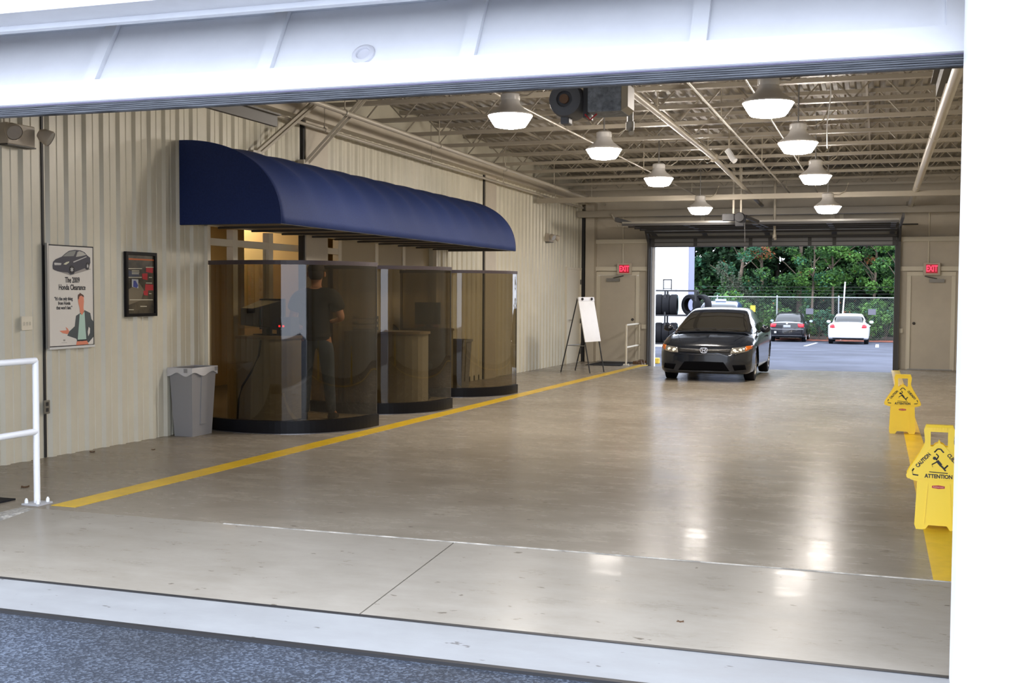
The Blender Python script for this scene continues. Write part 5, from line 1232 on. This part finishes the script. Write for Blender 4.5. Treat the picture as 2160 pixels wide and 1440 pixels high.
t = thing('fence_sign', 'small yellow sign beyond the roof of the blue car', 'sign', (-6.33, FY-.06, fz+1.62)); ob('plate', MB().box(-.13,-.005,-.17,.13,.005,.17), mat('sign_yel', (.8,.5,.05), .6), t); ob('wire_tie', MB().box(-.01,.005,.10,.01,.06,.12), M_GALV, t)
tag(ob('leaning_pole', MB().tube([(-.12,0,0),(.02,.0,2.2),(.06,0,3.05)], .035, 8), M_WPAINT, loc=(-1.72, FY-.35, fz)), 'thin white leaning pole in front of the fence behind the white sedan', 'pole')

# trees and undergrowth
LEAFM = [mat('leaf_dark', (.010,.028,.010), .8, spec=.2), mat('leaf_mid', (.030,.085,.020), .7, spec=.3), mat('leaf_bright', (.085,.20,.035), .6, spec=.3), mat('leaf_blue', (.03,.11,.055), .7, spec=.3), mat('leaf_rust', (.28,.10,.03), .7)]
M_BARK = mat('bark', (.16,.12,.085), .9, noise=.4, nscale=5); M_BARKD = mat('bark_dark', (.05,.04,.03), .9)
rng = np.random.default_rng(5)
def foliage(name, blobs, n, size, mats, weights, parent=None):
    """blobs: (x,y,z,rx,ry,rz); leaves are small folded quads"""
    bl = np.array(blobs); vol = bl[:,3]*bl[:,5]; pick = rng.choice(len(bl), n, p=vol/vol.sum())
    d = rng.normal(size=(n,3)); d /= np.linalg.norm(d, axis=1)[:,None]; rr = rng.uniform(.55, 1.05, n)[:,None]
    c = bl[pick,:3]+d*rr*bl[pick,3:]
    a = rng.normal(size=(n,3)); a[:,2] *= .6; a /= np.linalg.norm(a, axis=1)[:,None]
    nrm = rng.normal(size=(n,3))+np.array([0,-.8,1.0]); b = np.cross(a, nrm); b /= np.linalg.norm(b, axis=1)[:,None]
    s = (rng.uniform(.6, 1.3, n)*size)[:,None]
    v = np.stack([c-a*s, c+b*s*.55, c+a*s, c-b*s*.55], 1).reshape(-1, 3)
    me = bpy.data.meshes.new(name); me.vertices.add(n*4); me.vertices.foreach_set('co', v.ravel())
    me.loops.add(n*4); me.loops.foreach_set('vertex_index', np.arange(n*4)); me.polygons.add(n)
    me.polygons.foreach_set('loop_start', np.arange(n)*4); me.polygons.foreach_set('loop_total', np.full(n, 4))
    for m_ in mats: me.materials.append(m_)
    bm_ = rng.choice(len(mats), len(bl), p=weights); mi = bm_[pick]; flip = rng.random(n) < .30; mi[flip] = rng.choice(len(mats), flip.sum(), p=weights)
    me.polygons.foreach_set('material_index', mi.astype(np.int32)); me.update(); me.validate()
    o = bpy.data.objects.new(name, me); COL.objects.link(o)
    if parent: o.parent = parent; o['kind'] = 'stuff'
    return o
def tree(x, y, h, r, lab, low, n, size, w, trunk=.13, lean=0, name='tree', tm=M_BARK, nb=26):
    t = thing(name, lab, 'tree', (x, y, -1.03), 0, 'trees beyond the fence')
    ob('trunk', MB().tube([(0,0,-.05),(lean*.3,0,h*.3),(lean*.7,.1,h*.6),(lean,0,h*.9)], trunk, 10, r2=trunk*.4), tm, t, smooth=True)
    for k in range(5):
        a = rng.uniform(0, 2*PI); z0 = h*rng.uniform(.3, .65); ob('branch', MB().tube([(lean*z0/h,0,z0),(lean*z0/h+r*.4*math.cos(a), r*.3*math.sin(a), z0+h*.10),(lean*z0/h+r*.75*math.cos(a), r*.6*math.sin(a), z0+h*.16)], .035, 6, r2=.012), tm, t)
    bl = []
    for k in range(nb):
        a = rng.uniform(0, 2*PI); q = math.sqrt(rng.random())*r; z = rng.uniform(low, h); s = rng.uniform(.22, .42)*r*.8
        bl.append((lean*z/h+q*math.cos(a), q*math.sin(a)*.8, z, s, s, s*.7))
    foliage('foliage', bl, n, size, LEAFM, w, t); return t
wd_ = (.62,.22,.05,.10,.01); wm_ = (.22,.42,.22,.12,.02); wb = (.08,.30,.52,.09,.01); wl_ = (.15,.25,.18,.40,.02)
# back row, dark
for k in range(9):
    tree(-17+k*2.7, 71+(k % 3)*1.2, 9.5, 2.4, ['tall dark tree in the back row at the far left', 'dark tree second from the left in the back row', 'dark tree third from the left in the back row', 'dark tree in the back row left of centre', 'dark tree in the back row behind the black sedan', 'dark tree in the back row behind the leaning pole', 'dark tree in the back row behind the white sedan', 'dark tree in the back row at the right', 'dark tree in the back row at the far right edge'][k], -.3, 11000, .19, wd_, .16, rng.uniform(-.5,.5), tm=M_BARKD, nb=110)
tree(-7.9, 64.5, 8, 2.3, 'grey-green tree hung with moss at the left behind the white building', 1.6, 5200, .10, wl_, .14, .9)
tree(-6.3, 65.5, 8, 1.9, 'leafy tree left of centre with a rusty twig', 1.9, 4800, .09, wm_, .12, -.2)
tree(-4.35, 66.0, 8.5, 2.2, 'tree with a thick pale trunk above the black sedan', 2.2, 3000, .09, wm_, .17, .1)
tree(-3.5, 63.2, 7.5, 1.5, 'bright green low-branching tree just right of the black sedan', 1.9, 4600, .085, wb, .08, .2)
tree(-2.35, 63.6, 8, 1.9, 'slim pale-trunked tree between the two parked cars with bright high leaves', 3.1, 6000, .09, wb, .085, -.15)
tree(-.3, 64.5, 8, 1.9, 'green tree above the white sedan with hanging leaves', 2.6, 5600, .09, wb, .10, .2)
tree(1.0, 62.9, 7.5, 1.5, 'bright green bushy tree at the right edge of the far opening', 1.5, 6000, .085, wb, .10, .1)
def bush(x, y, r, h, lab, n, w, size=.08):
    t = thing('bush', lab, 'bush', (x, y, -1.03), 0, 'bushes behind the fence')
    for k in range(4): ob('stem', MB().tube([(0,0,0),(r*.4*math.cos(k*1.7), r*.3*math.sin(k*1.7), h*.8)], .015, 5), M_BARK, t)
    foliage('foliage', [(rng.uniform(-r,r), rng.uniform(-.4,.4), rng.uniform(.15*h,h), r*.35, r*.3, h*.22) for _ in range(14)], n, size, LEAFM, w, t)
for k, (x, lab) in enumerate(((4.2, 'unseen leafy tree added at the right for the coupe reflections'), (7.4, 'second unseen tree added at the right for the coupe reflections'), (10.6, 'third unseen tree added at the right for the coupe reflections'), (13.8, 'fourth unseen tree added at the right for the coupe reflections'))): tree(x, 65+k % 2, 9, 2.6, lab, .3, 5000, .15, wd_, .13, 0, nb=60)  # out of view, added so the coupe's flank mirrors foliage instead of sky
bk = foliage('tree_line', [(-24+k*1.15, 78+rng.uniform(-1,1), rng.uniform(-.5,10), 1.7, .9, 1.7) for k in range(40)]*1+[(-24+k*1.0, 79+rng.uniform(-1,1), rng.uniform(-.5,5.5), 1.7, .9, 1.5) for k in range(46)], 26000, .34, LEAFM, (.85,.12,.0,.03,.0))
tag(bk, 'distant dark tree line closing the view beyond the fence', 'tree line', kind='stuff')
bush(-9.0, 62.0, 1.3, 2.2, 'wide bush behind the fence at the left end', 2200, wl_)
bush(-6.8, 61.8, 1.2, 2.0, 'bush behind the fence above the blue car', 2200, wm_)
bush(-5.2, 61.6, .9, 1.9, 'bush behind the fence left of the black sedan', 1800, wm_)
bush(-3.0, 61.5, .9, 1.6, 'bush behind the fence between the two cars', 1600, wl_)
bush(-.9, 61.7, 1.0, 1.7, 'bush behind the fence at the white sedan', 1700, wm_)
bush(.35, 61.3, .8, 1.3, 'bright low bush right of the white sedan', 1800, wb)
bush(1.8, 61.8, 1.1, 2.2, 'bush behind the fence at the right edge', 1800, wm_)
und = foliage('undergrowth', [(-16+k*.9, 67+rng.uniform(-1.2,1.2), rng.uniform(-.6,1.6), .9, .6, .8) for k in range(24)], 16000, .16, LEAFM, wd_)
tag(und, 'dark undergrowth between the tree trunks', 'undergrowth', kind='stuff')
# hanging moss curtains on the left tree
mo = foliage('hanging_moss', [(-8.6+k*.13, 63.6+rng.uniform(-.3,.3), 2.6-k*.10+rng.uniform(-.5,.5), .10, .10, .45) for k in range(18)], 1500, .06, [mat('moss', (.075,.095,.06), .9)], (1.0,))
tag(mo, 'grey moss hanging from the tree beside the white building', 'moss', kind='stuff')
